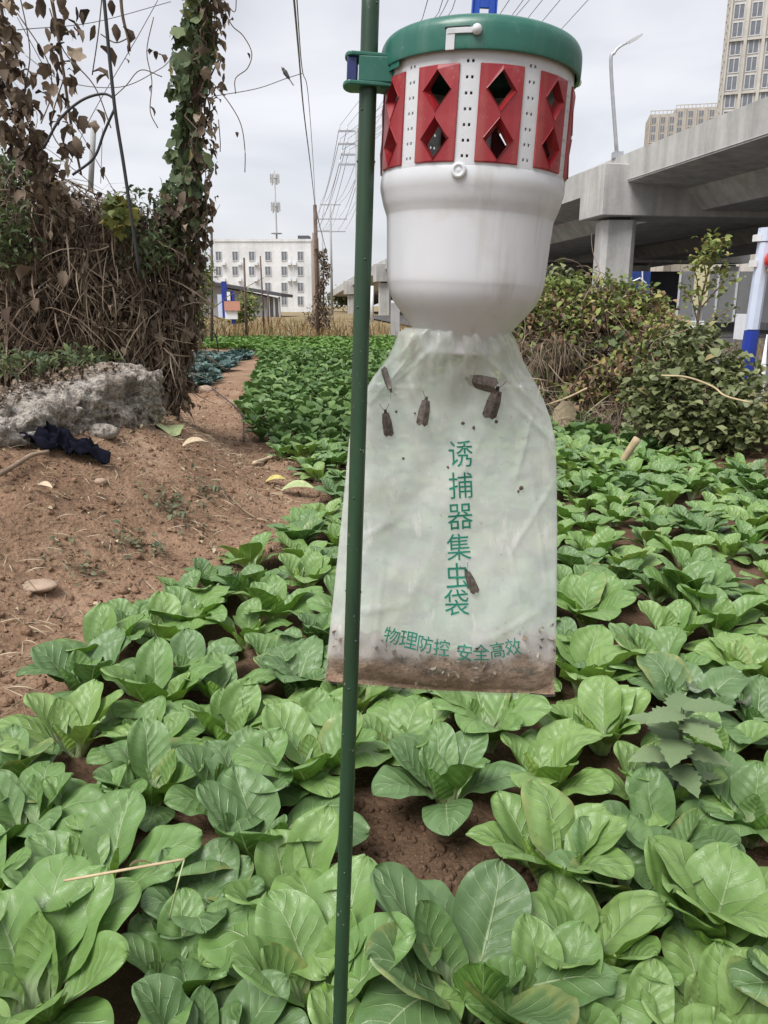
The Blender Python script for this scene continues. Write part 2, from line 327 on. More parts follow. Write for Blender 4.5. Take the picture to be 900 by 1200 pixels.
def dusty(name, c, dust, amount=0.5):
    a = NT(name); n1 = a.noise(38, 5, 0.65); n2 = a.noise(220, 3, 0.6); st = a.noise(55, 4, 0.6, stretch=(1, 1, 0.10))
    col = a.mix(0.35, c, a.ramp(n1, [(0.3, tuple(x * .75 for x in c)), (0.7, tuple(x * 1.25 for x in c))]))
    col = a.mix(a.math('MULTIPLY', a.sm(st, 0.50, 0.72), amount), col, dust); col = a.mix(a.math('MULTIPLY', a.sm(n1, 0.56, 0.74), amount * .8), col, dust)
    col = a.mix(a.math('MULTIPLY', a.sm(n2, 0.64, 0.72), 0.5), col, dust)
    a.base(col).set(Roughness=a.ramp(n1, [(0.3, 0.24), (0.7, 0.48)])); a.bump(n2, 0.08, 0.001); return a.m
MT = dict(
    soil=soil_mat(), bedsoil=soil_mat('dark_bed_soil', .46), field=field_mat(), bok=bok_mat('bok_choy_leaf'), purple=bok_mat('purple_leaf', True), rubble=rubble_mat(), film=film_mat(), white=white_plastic(),  # bed soil is the bank soil colour multiplied darker all over
    deck=concrete('overpass_concrete', (0.50, 0.495, 0.475), 0.55), pier=concrete('pier_concrete', (0.52, 0.51, 0.49), 0.45, 0.8),
    green=dusty('green_plastic', (0.020, 0.120, 0.086), (0.12, 0.20, 0.17)),
    red=dusty('red_plastic', (0.27, 0.018, 0.024), (0.36, 0.12, 0.10)),
    blue=simple('blue_plastic', (0.012, 0.07, 0.42), 0.35, 0.2, 30), navy=simple('navy_plastic', (0.02, 0.03, 0.13), 0.4, 0.2, 30),
    stake=None, dark=simple('shadow_black', (0.02, 0.02, 0.02), 0.9),
    ink=simple('green_ink', (0.015, 0.22, 0.15), 0.5, 0.25, 60),
    cloth=simple('navy_cloth', (0.006, 0.0065, 0.013), 0.95, 0.4, 20, 0.5, 90, 0.004, spec=0.1),
    wood=simple('weathered_wood', (0.12, 0.085, 0.07), 0.9, 0.4, 4, 0.4, 20, 0.01), stick=simple('bare_stick', (0.46, 0.36, 0.22), 0.85, 0.25, 20, 0.3, 60, 0.003),
    twig=simple('dead_twig', (0.23, 0.165, 0.115), 0.9, 0.4, 9), vinestem=simple('vine_stem', (0.12, 0.085, 0.06), 0.9, 0.4, 9),
    blackrod=simple('black_rubber', (0.018, 0.018, 0.02), 0.55, 0.3, 9), wire=simple('grey_wire', (0.22, 0.22, 0.24), 0.6, 0.1, 2), wireblk=simple('dark_wire', (0.05, 0.05, 0.055), 0.6, 0.1, 2),
    polec=concrete('pole_concrete', (0.40, 0.40, 0.40), 0.2, 1.0), metal=simple('galvanised_steel', (0.42, 0.43, 0.45), 0.4, 0.12, 3, metal=0.6),
    paintw=simple('white_paint', (0.74, 0.75, 0.77), 0.45, 0.08, 3), paintb=simple('blue_paint', (0.012, 0.035, 0.27), 0.4, 0.2, 3), lav=simple('pale_blue_paint', (0.55, 0.61, 0.74), 0.4, 0.08, 2),
    redlamp=simple('red_lantern', (0.62, 0.03, 0.02), 0.35, 0.15, 8), yellow=simple('yellow_trim', (0.70, 0.42, 0.04), 0.5, 0.2, 8),
    bwhite=concrete('white_render', (0.74, 0.745, 0.75), 0.25, 0.25, 2, 0.02), grey=concrete('grey_render', (0.36, 0.36, 0.37), 0.3, 0.4), roofd=simple('dark_roof', (0.07, 0.07, 0.08), 0.7, 0.2, 1),
    glass=simple('window_glass', (0.15, 0.16, 0.18), 0.12, 0.3, 0.6, spec=0.8), frame=simple('window_frame', (0.55, 0.56, 0.57), 0.5, 0.05, 1),  # pane base colour greyed to stand in for reflected sky
    beige=concrete('beige_render', (0.54, 0.515, 0.475), 0.2, 0.15, 1, 0.02), beige2=concrete('tan_render', (0.46, 0.42, 0.37), 0.2, 0.15, 1, 0.02), cream=simple('cream_panel', (0.62, 0.56, 0.34), 0.6, 0.1, 1),
    asphalt=simple('asphalt', (0.075, 0.075, 0.078), 0.9, 0.25, 2, 0.3, 30, 0.01), orange=simple('orange_banner', (0.50, 0.24, 0.17), 0.7, 0.1, 2),
    stone=simple('pale_stone', (0.36, 0.265, 0.195), 0.9, 0.25, 14, 0.4, 40, 0.005), fur=simple('moth_wing', (0.115, 0.097, 0.082), 0.9, 0.6, 260), furbody=simple('moth_body', (0.05, 0.04, 0.033), 0.9, 0.4, 90),
    debris=None, bird=simple('bird_feather', (0.07, 0.07, 0.075), 0.8, 0.3, 8),
    dead=tinted('dead_leaf', [(0, (0.07, 0.052, 0.04)), (0.35, (0.175, 0.133, 0.10)), (0.7, (0.31, 0.245, 0.18)), (1, (0.48, 0.40, 0.30))], 0.85, 0.12, 0.15),
    deado=tinted('dead_leaf_single', [(0, (0.06, 0.042, 0.034)), (0.5, (0.115, 0.082, 0.062)), (1, (0.20, 0.15, 0.11))], 0.85, 0.15, 0.15, True),
    vine=tinted('vine_leaf', [(0, (0.06, 0.09, 0.045)), (0.5, (0.12, 0.165, 0.075)), (0.85, (0.19, 0.24, 0.09)), (1, (0.36, 0.33, 0.09))], 0.6, 0.25, 0.35),
    vineo=tinted('vine_leaf_single', [(0, (0.06, 0.09, 0.05)), (0.45, (0.115, 0.16, 0.08)), (0.8, (0.19, 0.24, 0.10)), (0.93, (0.22, 0.17, 0.10)), (1, (0.33, 0.30, 0.09))], 0.6, 0.25, 0.35, True),
    shrub=tinted('shrub_leaf', [(0, (0.07, 0.09, 0.035)), (0.55, (0.165, 0.195, 0.075)), (0.9, (0.29, 0.31, 0.14)), (1, (0.34, 0.27, 0.12))], 0.5, 0.2, 0.4),
    shrubo=tinted('shrub_leaf_single', [(0, (0.07, 0.09, 0.035)), (0.55, (0.17, 0.20, 0.08)), (0.9, (0.31, 0.33, 0.16)), (1, (0.35, 0.27, 0.12))], 0.5, 0.2, 0.4, True),
    hedge=tinted('hedge_leaf', [(0, (0.09, 0.13, 0.04)), (0.45, (0.19, 0.25, 0.07)), (0.75, (0.33, 0.34, 0.10)), (1, (0.48, 0.40, 0.15))], 0.65, 0.25, 0.3),
    grass=tinted('dry_grass', [(0, (0.13, 0.10, 0.05)), (0.35, (0.27, 0.18, 0.085)), (0.7, (0.38, 0.26, 0.13)), (0.85, (0.46, 0.36, 0.21)), (1, (0.20, 0.21, 0.09))], 0.9, 0.2, 0.1),
    straw=tinted('straw_litter', [(0, (0.10, 0.07, 0.045)), (0.4, (0.28, 0.21, 0.13)), (1, (0.62, 0.53, 0.38))], 0.9, 0.1, 0.15),
    fcrop=tinted('far_crop', [(0, (0.06, 0.125, 0.035)), (0.5, (0.12, 0.22, 0.058)), (1, (0.20, 0.32, 0.095))], 0.5, 0.2, 0.4),
    fcropl=tinted('light_crop', [(0, (0.085, 0.19, 0.035)), (0.5, (0.14, 0.27, 0.05)), (1, (0.21, 0.35, 0.08))], 0.5, 0.25, 0.4),
    kale=tinted('blue_green_leaf', [(0, (0.055, 0.105, 0.10)), (0.5, (0.085, 0.15, 0.135)), (1, (0.13, 0.215, 0.18))], 0.5, 0.15, 0.4),
    weed=tinted('weed_leaf', [(0, (0.09, 0.11, 0.06)), (1, (0.20, 0.21, 0.12))], 0.6, 0.2, 0.3),
    weedo=tinted('serrated_leaf', [(0, (0.16, 0.235, 0.11)), (1, (0.25, 0.33, 0.17))], 0.6, 0.2, 0.35, True),
    navyp=simple('shaded_blue_board', (0.02, 0.05, 0.20), 0.5, 0.2, 3), dgrey=simple('dull_grey_board', (0.20, 0.20, 0.205), 0.6, 0.15, 1),  # blue board colour darkened to carry the shade under the flyover
    reddead=tinted('reddish_dead_leaf', [(0, (0.10, 0.055, 0.04)), (0.5, (0.21, 0.125, 0.08)), (1, (0.38, 0.27, 0.16))], 0.85, 0.15, 0.15),
    yellowleaf=simple('yellow_leaf', (0.52, 0.45, 0.14), 0.7, 0.3, 30), paleleaf=simple('pale_dry_leaf', (0.50, 0.40, 0.27), 0.8, 0.25, 30), palegreen=simple('wilted_leaf', (0.36, 0.42, 0.20), 0.7, 0.25, 30),
)
def stake_mat():
    a = NT('green_coated_stake'); n1 = a.noise(40, 5, 0.65, stretch=(1, 1, 0.15)); n2 = a.noise(160, 3, 0.6)
    c = a.ramp(n1, [(0.3, (0.012, 0.033, 0.016)), (0.6, (0.019, 0.058, 0.026)), (0.8, (0.036, 0.075, 0.04))])
    c = a.mix(a.sm(n2, 0.68, 0.74), c, (0.22, 0.22, 0.17)); a.base(c).set(Roughness=0.42); a.bump(n1, 0.25, 0.002); return a.m
MT['stake'] = stake_mat()
def debris_mat():
    a = NT('dead_insect_debris'); n1 = a.noise(30, 6, 0.75, stretch=(1, 1, 1.8)); n2 = a.noise(140, 4, 0.7)
    c = a.ramp(n1, [(0.36, (0.10, 0.08, 0.055)), (0.45, (0.30, 0.19, 0.125)), (0.6, (0.44, 0.30, 0.22)), (0.75, (0.60, 0.46, 0.38))])
    c = a.mix(0.6, c, a.ramp(n2, [(0.3, 0.4), (0.7, 1.2)]), 'MULTIPLY'); a.base(c).set(Roughness=0.9); a.bump(n2, 0.9, 0.006); return a.m
MT['debris'] = debris_mat()

# ------------------------------------------------------------------ terrain
EDGE = np.array([(-1.9, -2.0), (-1.5, 0.8), (-1.12, 1.7), (-1.12, 2.4), (-1.02, 2.95), (-0.8, 3.3), (-0.56, 3.95), (-0.44, 4.6), (-0.64, 5.45), (-1.15, 6.6),
                 (-1.75, 8.8), (-2.2, 12.5), (-2.9, 18), (-4.2, 23), (-7.5, 27), (-9, 30), (-9, 60), (-9, 400)])
def xedge(y): return np.interp(y, EDGE[:, 1], EDGE[:, 0])
def hgt(x, y):
    x = np.asarray(x, float); y = np.asarray(y, float)
    d = xedge(y) - x - 0.05
    b = 0.50 * sstep(0.0, 1.25, d) + 0.16 * sstep(1.3, 3.5, d)
    b = b * (1 - sstep(6.2, 9.5, y)) * sstep(-0.6, 2.8, y)
    near = np.exp(-np.maximum(0, np.hypot(x, y) - 6) / 6)
    n = 0.10 * fbm(x * 0.9, y * 0.9, 3, 3) + near * (0.035 * fbm(x * 5, y * 5, 3, 11) + 0.016 * fbm(x * 22, y * 22, 2, 21))
    inbed = sstep(0.15, -0.25, d)
    n = n * (1 - 0.5 * inbed)
    # shallow furrow between beds and a slight rise under the right-hand bushes
    r = 0.18 * sstep(0.2, 1.6, x - 1.8) * sstep(3, 5, y) * (1 - sstep(9, 13, y))
    return b + n + r
def H(x, y): return float(hgt(x, y))
def axis(lo, f0, f1, hi, st, g):
    a = list(np.arange(f0, f1, st)); s = st; v = f1
    while v < hi: a.append(v); s *= g; v += s
    a.append(hi); s = st; v = f0 - st; b = []
    while v > lo: b.append(v); s *= g; v -= s
    b.append(lo); return np.array(b[::-1] + a)
gx = axis(-900, -3.4, 3.0, 900, 0.026, 1.16); gy = axis(-60, 0.7, 8.5, 1500, 0.028, 1.14)
GX, GY = np.meshgrid(gx, gy); GZ = hgt(GX, GY)
V = np.stack([GX, GY, GZ], -1); a_, b_ = GX.shape
idx = np.arange(a_ * b_).reshape(a_, b_)
quad = np.stack([idx[:-1, :-1], idx[:-1, 1:], idx[1:, 1:], idx[1:, :-1]], -1).reshape(-1, 4)
def fast_mesh(name, V, Q, mats, smooth=True, tint=None, mi=None):
    me = bpy.data.meshes.new(name); n = len(V); k = Q.shape[1]
    me.vertices.add(n); me.vertices.foreach_set('co', np.ascontiguousarray(V, dtype=np.float32).ravel())
    me.loops.add(Q.size); me.loops.foreach_set('vertex_index', Q.ravel().astype(np.int32))
    me.polygons.add(len(Q)); me.polygons.foreach_set('loop_start', np.arange(0, Q.size, k, dtype=np.int32))
    try: me.polygons.foreach_set('loop_total', np.full(len(Q), k, dtype=np.int32))
    except Exception: pass
    for m in mats: me.materials.append(m)
    if mi is not None: me.polygons.foreach_set('material_index', mi.astype(np.int32))
    me.update(calc_edges=True)
    if smooth: me.polygons.foreach_set('use_smooth', np.ones(len(Q), dtype=bool))
    if tint is not None:
        at_ = me.attributes.new('tint', 'FLOAT', 'POINT'); at_.data.foreach_set('value', np.asarray(tint, np.float32))
    return me
cx = GX[:-1, :-1]; cy = GY[:-1, :-1]
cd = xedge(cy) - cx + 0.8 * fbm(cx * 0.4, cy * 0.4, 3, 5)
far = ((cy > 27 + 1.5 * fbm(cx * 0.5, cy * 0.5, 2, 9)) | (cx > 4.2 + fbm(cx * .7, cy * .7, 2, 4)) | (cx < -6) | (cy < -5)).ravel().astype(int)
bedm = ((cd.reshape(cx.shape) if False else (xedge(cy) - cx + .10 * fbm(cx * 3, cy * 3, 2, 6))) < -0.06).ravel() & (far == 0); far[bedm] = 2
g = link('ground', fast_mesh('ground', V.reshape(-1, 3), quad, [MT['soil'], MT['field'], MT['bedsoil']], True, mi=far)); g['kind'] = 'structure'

# ------------------------------------------------------------------ leaf makers
def grid_faces(a, b):
    i = np.arange(a * b).reshape(a, b)
    return np.stack([i[:-1, :-1], i[:-1, 1:], i[1:, 1:], i[1:, :-1]], -1).reshape(-1, 4)
def bok_leaf(nt, ns, seed, bend=0.9, width=0.31, cup=0.35, wave=0.03, pet=0.30):
    """one spoon-shaped leaf, 1 unit long, growing along +x with its upper face up; returns V, Q, UV"""
    r = random.Random(seed); t = 1 - (1 - np.linspace(0, 1, nt)) ** 1.35; s = np.linspace(-1, 1, ns)
    ang = bend * 0.45 - bend * t - 0.25 * bend * t ** 3
    dt = np.diff(t); px = np.concatenate([[0], np.cumsum(np.cos(ang[:-1]) * dt)]); pz = np.concatenate([[0], np.cumsum(np.sin(ang[:-1]) * dt)])
    tb = np.clip((t - pet * 0.75) / (1 - pet * 0.75), 0, 1)
    blade = width * np.power(np.clip(np.sin(PI * np.power(tb, 1.22)), 0, 1), 0.52)
    pw = 0.060 * (1 - sstep(0.25, 0.7, t)) + 0.028 * (1 - sstep(0, .15, t))
    wd = np.maximum(blade, 0) * sstep(pet * 0.7, pet * 1.5, t) + pw * (1 - sstep(0.85, 1, t)); wd[-1] = 0.03 * width / .3
    T, Sx = np.meshgrid(t, s, indexing='ij'); W = wd[:, None] * (1 + 0.05 * np.sin(7 * T + r.uniform(0, 6)) * np.sign(Sx))
    ph = r.uniform(0, 6); ph2 = r.uniform(0, 6)
    cupn = cup * W * (np.abs(Sx) ** 1.8 - 0.25) * (1 - 1.1 * T ** 3) + 0.30 * pw[:, None] * np.abs(Sx) ** 2
    edge = wave * np.sin(T * 15 + ph + np.sign(Sx) * 1.3) * Sx ** 4 * sstep(pet, 0.6, T) + 0.5 * wave * np.sin(T * 31 + ph2) * Sx ** 6 * sstep(pet, .6, T)
    x = (T - 0.20 * np.abs(Sx) ** 0.8) * 9.0 * 2 * PI
    puck = 0.0018 * -np.cos(x) * sstep(pet, pet + 0.15, T) * np.clip(1 - np.abs(Sx), 0, 1) ** 0.5 * np.clip(np.abs(Sx) * 5, 0, 1) if nt > 12 else 0 * T
    lump = 0.022 * np.sin(T * 9 + Sx * 3 + ph) * np.sin(Sx * 4 + ph2) * sstep(pet, 0.7, T)
    groove = 0.018 * np.exp(-(Sx * 7) ** 2) * sstep(pet, .5, T)
    n = cupn + edge + puck + lump - groove
    nx = -np.sin(ang)[:, None]; nz = np.cos(ang)[:, None]
    side = 0.06 * np.sin(T * 2.2 + ph) * T
    X = px[:, None] + nx * n; Y = Sx * W * (1 - 0.10 * cup) + side; Z = pz[:, None] + nz * n
    return np.stack([X, Y, Z], -1).reshape(-1, 3), grid_faces(nt, ns), np.stack([(Sx + 1) / 2, T], -1).reshape(-1, 2)
def uv_mesh(name, V, Q, UV, mat, holes=()):
    if holes:      # chewed holes: faces eaten away round a few spots of the blade
        C = UV[Q].mean(1); keep = np.ones(len(Q), bool)
        for a, b, r in holes: keep &= ((C[:, 0] - a) * .7) ** 2 + (C[:, 1] - b) ** 2 > r * r
        Q = Q[keep]
    me = fast_mesh(name, V, Q, [mat]); u = me.uv_layers.new(name='UVMap'); u.data.foreach_set('uv', UV[Q.ravel()].astype(np.float32).ravel()); return me
LEAF = {'outer': [], 'mid': [], 'inner': []}
for k in range(7):
    LEAF['outer'].append(uv_mesh('leaf', *bok_leaf(26, 17, 10 + k, random.uniform(0.95, 1.55), random.uniform(0.245, 0.30), random.uniform(-0.5, 0.25), random.uniform(0.008, 0.022), random.uniform(.28, .37)), MT['bok'], ()))
    LEAF['mid'].append(uv_mesh('leaf', *bok_leaf(26, 17, 30 + k, random.uniform(0.45, 1.1), random.uniform(0.245, 0.295), random.uniform(0.1, 0.7), random.uniform(0.006, 0.018), random.uniform(.28, .37)), MT['bok']))
for k in range(4):
    LEAF['inner'].append(uv_mesh('leaf', *bok_leaf(18, 13, 50 + k, random.uniform(-0.2, 0.35), random.uniform(0.21, 0.25), random.uniform(0.6, 1.2), 0.015, .26), MT['bok']))
PURPLE = uv_mesh('leaf', *bok_leaf(22, 15, 99, 0.8, 0.30, 0.2, 0.05, .3), MT['purple'])

def lobed_leaf(nl=5, depth=0.45, curl=0.25, seed=0):
    r = random.Random(seed); n = 20; V = [(0, 0, 0)]
    for j in range(n):
        th = -2.75 + 5.5 * j / (n - 1); ph = abs(((th / 5.5 + 0.5) * nl) % 1 - 0.5) * 2
        rad = (1 - depth * ph) * (0.55 + 0.45 * math.cos(th / 2)) * 0.62
        x = 0.12 + rad * math.cos(th); y = rad * math.sin(th)
        V.append((x, y, -curl * (x * x + 1.2 * y * y) + 0.15 * abs(y) + r.uniform(-.03, .03)))
    F = [(0, j, j + 1) for j in range(1, n)] + [(0, n, 1)]
    return np.array(V, float), np.array(F)
def blade_leaf(width=0.25, curl=0.5, seed=0, seg=4, fold=0.3, twist=0.0, point=1.0):
    t = np.linspace(0, 1, seg + 1); w_ = width * np.sin(PI * np.clip(t, 0.06, 0.98) ** (0.8 * point)); a = curl * (0.5 - t) * 1.6
    x = np.concatenate([[0], np.cumsum(np.cos(a[:-1]) / seg)]); z = np.concatenate([[0], np.cumsum(np.sin(a[:-1]) / seg)])
    V = []
    for i in range(seg + 1):
        tw = twist * t[i]
        for s in (-1, 0, 1): V.append((x[i] - math.sin(a[i]) * abs(s) * fold * w_[i], s * w_[i] * math.cos(tw), z[i] + abs(s) * fold * w_[i] + s * w_[i] * math.sin(tw)))
    Q = grid_faces(seg + 1, 3)
    T = np.concatenate([Q[:, [0, 1, 2]], Q[:, [0, 2, 3]]]); return np.array(V), T
def rmats(n, nrm=None, tilt=1.0, mode='free'):
    """random orientation matrices; mode up: faces roughly up, hang: tips downwards, free"""
    yaw = rng.uniform(0, 2 * PI, n)
    if mode == 'up': pit = rng.normal(0.2, 0.45 * tilt, n); roll = rng.normal(0, 0.4 * tilt, n)
    elif mode == 'hang': pit = rng.normal(1.15, 0.35 * tilt, n); roll = rng.normal(0, 0.6 * tilt, n)
    elif mode == 'stand': pit = -rng.normal(1.25, 0.22 * tilt, n); roll = rng.normal(0, 0.6, n)
    else: pit = rng.uniform(-1.4, 1.4, n); roll = rng.uniform(-PI, PI, n)
    cy, sy, cp, sp, cr, sr = np.cos(yaw), np.sin(yaw), np.cos(pit), np.sin(pit), np.cos(roll), np.sin(roll)
    M = np.empty((n, 3, 3))
    M[:, 0, 0] = cy * cp; M[:, 0, 1] = cy * sp * sr - sy * cr; M[:, 0, 2] = cy * sp * cr + sy * sr
    M[:, 1, 0] = sy * cp; M[:, 1, 1] = sy * sp * sr + cy * cr; M[:, 1, 2] = sy * sp * cr - cy * sr
    M[:, 2, 0] = -sp; M[:, 2, 1] = cp * sr; M[:, 2, 2] = cp * cr
    return M
def bake(name, variants, P, M, sc, tint, mat, parent=None, kind='stuff', smooth=False):
    P = np.asarray(P, float); n = len(P); sc = np.broadcast_to(np.asarray(sc, float), (n,)); pick = rng.integers(0, len(variants), n)
    VV, FF, TT, o = [], [], [], 0
    for k, (v, f) in enumerate(variants):
        ii = np.nonzero(pick == k)[0]
        if not len(ii): continue
        W = np.einsum('nij,vj->nvi', M[ii], v) * sc[ii, None, None] + P[ii, None, :]
        VV.append(W.reshape(-1, 3)); FF.append((f[None] + (np.arange(len(ii)) * len(v))[:, None, None] + o).reshape(-1, f.shape[1]))
        TT.append(np.repeat(np.asarray(tint)[ii], len(v))); o += len(ii) * len(v)
    VV = np.concatenate(VV); off = wloc(parent) if parent is not None else np.array([*VV[:, :2].mean(0), VV[:, 2].min()])
    me = fast_mesh(name, VV - off, np.concatenate(FF), [mat], smooth, np.concatenate(TT))
    return link(name, me, parent, None if parent is not None else off, kind)
def leaf_parts(name, variants, P, M, sc, parent):
    """individual leaf objects sharing mesh data"""
    off = wloc(parent)
    for i in range(len(P)):
        o = bpy.data.objects.new(name, variants[int(rng.integers(len(variants)))]); COL.objects.link(o); o.parent = parent
        m = Matrix([[*(M[i][r] * sc[i]), P[i][r] - off[r]] for r in range(3)] + [[0, 0, 0, 1]]); o.matrix_basis = m
def vmesh(name, vf, mat): return fast_mesh(name, vf[0], vf[1], [mat], True)

# ------------------------------------------------------------------ bok choy field
RIGHT = np.array([(2.9, -2), (2.9, 3.0), (2.85, 4.0), (2.65, 4.8), (2.4, 5.6), (2.15, 6.6), (1.9, 8), (1.3, 12), (0.9, 20), (-0.3, 27), (-1, 40)])
def in_bed(x, y): return xedge(y) + 0.12 < x < np.interp(y, RIGHT[:, 1], RIGHT[:, 0]) and 0.55 < y < 27
def make_bok(x, y, size, seed, label, group, spread=1.0, nmul=1.0, dark=0):
    r = random.Random(seed); z = H(x, y)
    t = thing('bok_choy', label, 'bok choy', (x, y, z - 0.01), group); t.rotation_euler = (r.uniform(-.1, .1), r.uniform(-.1, .1), 0)
    a = r.uniform(0, 6.28); k = 0; tone = r.random()
    for ring, cnt, e0, e1, l0, l1 in (('outer', 5, 0.58, 0.94, 0.92, 1.12), ('mid', 4, 1.0, 1.2, 0.85, 1.05), ('inner', 3, 1.22, 1.42, 0.5, 0.75)):
        for i in range(max(2, round(cnt * nmul))):
            a += 2.399 + r.uniform(-.25, .25); el = r.uniform(e0, e1) * (1 if ring != 'outer' else 1 / spread)
            o = bpy.data.objects.new('leaf', r.choice(LEAF[ring])); COL.objects.link(o); o.parent = t
            o.color = (min(1, max(0, tone * .75 + r.random() * .25 + (.12 if ring == 'inner' else 0))),) * 3 + (1,)
            L = size * 1.18 * r.uniform(l0, l1); o.scale = (L, L * r.uniform(0.88, 1.1), L)
            o.location = (0.018 * math.cos(a), 0.018 * math.sin(a), 0.0)
            o.rotation_euler = Euler((r.uniform(-.3, .3), -el + 0.12, a), 'XYZ'); k += 1
    return t
# foreground rosettes seen one by one in the photograph: (u, v of the heart, leaf length, label, spread, leaf count factor)
HAND = [
    (40, 1135, .235, 'big bok choy filling the bottom left corner, broad pale leaves', 1.0, 1.0),
    (218, 1112, .150, 'small bok choy with a tight curled heart beneath the bent dry stalk', .8, .9),
    (225, 1035, .165, 'bok choy with upright grey-green leaves just above the bent dry stalk', .7, .8),
    (305, 965, .205, 'glossy bok choy left of the green stake with a dark open heart', 1.0, 1.0),
    (172, 893, .185, 'low dark bok choy two plants left of the stake, round flat leaves', 1.2, 1.0),
    (378, 1128, .220, 'broad crinkled pale bok choy at the foot of the green stake', 1.3, 1.1),
    (228, 1200, .170, 'bok choy cut by the bottom edge left of the stake', .9, .9),
    (30, 940, .190, 'bok choy at the left edge above the bottom left corner plant', .9, 1.0),
    (548, 1125, .245, 'large pale bok choy right of the stake at the bottom, two huge round leaves', 1.15, 1.0),
    (525, 890, .205, 'open bok choy right under the hanging bag above the bare soil', 1.1, 1.0),
    (365, 875, .205, 'bok choy just left of the stake level with the bag bottom, tall rounded leaves', .85, 1.0),
    (345, 775, .200, 'tall bright bok choy left of the stake beside the lower bag edge', .7, 1.0),
    (185, 790, .210, 'bok choy with a light oval leaf near the soil bank in the left middle', 1.0, 1.0),
    (85, 835, .200, 'leftmost bok choy of the soil bank edge with leaves lying outward', 1.2, 1.0),
    (648, 985, .190, 'bok choy right of the bare soil patch with upright wavy leaves', .8, 1.0),
    (690, 1085, .180, 'bok choy right of the large pale bottom plant, curled heart leaf', .8, 1.0),
    (835, 1050, .225, 'tall upright bok choy with dark cupped leaves near the right edge', .6, 1.0),
    (835, 1150, .160, 'low dark bok choy in the bottom right corner', 1.0, .9),
    (735, 1000, .180, 'bok choy between the wavy plant and the tall cupped plant at right', .9, .9),
    (640, 1160, .170, 'low bok choy with a ragged leaf at the bottom right of centre', 1.1, .9),
    (780, 950, .190, 'bok choy with a big round leaf standing below the serrated weed', .8, 1.0),
    (225, 700, .205, 'round leaved bok choy at the edge of the soil bank in mid left', .9, 1.0),
    (320, 690, .195, 'bok choy with fanned leaves left of the stake and the upper bag', .9, 1.0),
    (470, 840, .180, 'bok choy peeping out under the bag bottom beside the stake', .9, 1.0),
    (810, 690, .215, 'tall fan shaped bok choy rising above the right bed', .6, 1.0),
    (690, 700, .205, 'bright bok choy beside the right bag edge with one upright leaf', .8, 1.0),
    (770, 760, .205, 'bok choy with long leaves in the right bed below the fan shaped one', .9, 1.0),
    (885, 920, .190, 'bok choy cut by the right edge with a round leaf facing the camera', .9, 1.0),
    (890, 1185, .170, 'bok choy cut by the bottom right corner', 1.0, 1.0),
    (710, 830, .190, 'bok choy left of the serrated weed, ribbed upright leaves', .8, 1.0),
    (760, 1190, .160, 'bok choy at the bottom edge under the low dark one', 1.0, .9),
    (445, 1195, .150, 'young bok choy tucked under the pale plant at the bottom beside the stake', 1.0, .8),
    (105, 935, .170, 'dark bok choy between the left edge plant and the glossy one', 1.1, .9),
]
pts = []; nbok = 0
for i, (u, v, L, lab, spd, nm) in enumerate(HAND):
    p = onz(u, v, 0.13); make_bok(p[0], p[1], L, 900 + i, lab, 'bok choy plants growing in the field', spd, nm); pts.append((p[0], p[1])); nbok += 1
GAPS = [(onz(505, 985), 0.20), (onz(455, 1000), .16), (onz(640, 860), .10)]
def zone(x, y):
    u = 450 + FPX * x / (y * CP + CAMH * SP)
    if y < 2.6: return ('bok choy filling in between the large foreground plants', 'bok choy in the foreground of the bed')
    if u < 430 and y < 5: return ('bok choy between the soil bank and the green stake', 'bok choy beside the soil bank')
    if u < 430: return ('bok choy in the narrow bed that runs back past the soil bank', 'bok choy in the narrow back bed')
    if u < 640: return ('bok choy growing behind the hanging insect bag', 'bok choy behind the bag')
    if y < 4.2: return ('bok choy in the near half of the bed right of the bag', 'bok choy in the near right bed')
    return ('bok choy in the far half of the right bed below the bushes', 'bok choy in the far right bed')
cand = []
for k in range(60000):
    y = 0.6 + 26.4 * random.random() ** 1.6; x = random.uniform(-9, 2.95)
    if in_bed(x, y) and abs(x) < 0.62 * y + 0.35: cand.append((x, y))
cell = {}
def ok(x, y, rmin):
    ci, cj = int(x // 0.3), int(y // 0.3)
    for i in range(ci - 1, ci + 2):
        for j in range(cj - 1, cj + 2):
            for (a, b) in cell.get((i, j), ()):
                if (a - x) ** 2 + (b - y) ** 2 < rmin * rmin: return False
    return True
for (x, y) in pts: cell.setdefault((int(x // 0.3), int(y // 0.3)), []).append((x, y))
auto = []
for (x, y) in cand:
    if any((gp[0] - x) ** 2 + (gp[1] - y) ** 2 < (gr + .05) ** 2 for gp, gr in GAPS): continue
    rm = 0.19 if y < 3.5 else .178 if y < 5 else .168
    if ok(x, y, rm): cell.setdefault((int(x // 0.3), int(y // 0.3)), []).append((x, y)); auto.append((x, y))
auto.sort(key=lambda q: q[1])
NTH = 300 - nbok
SHORT = ['the corner plant at bottom left', 'the small tight-hearted plant', 'the grey-green plant by the dry stalk', 'the glossy plant left of the stake', 'the low dark plant left of the stake', 'the crinkled plant at the stake foot',
 'the plant cut by the bottom edge', 'the upper left edge plant', 'the large pale bottom plant', 'the open plant under the bag', 'the tall-leaved plant beside the stake', 'the bright plant by the lower bag edge', 'the plant with the light oval leaf',
 'the leftmost soil bank plant', 'the wavy plant right of the bare soil', 'the curled-heart plant', 'the tall cupped plant at right', 'the dark plant at bottom right', 'the plant beside the tall cupped one', 'the ragged-leaf plant', 'the plant below the serrated weed',
 'the round-leaved soil bank plant', 'the fanned plant left of the stake', 'the plant under the bag bottom', 'the tall fan plant in the right bed', 'the upright-leaf plant by the bag', 'the long-leaved plant in the right bed', 'the right edge plant', 'the bottom right corner plant',
 'the ribbed plant left of the weed', 'the bottom edge plant at right', 'the young plant by the stake foot', 'the dark plant near the left edge']
used = set()
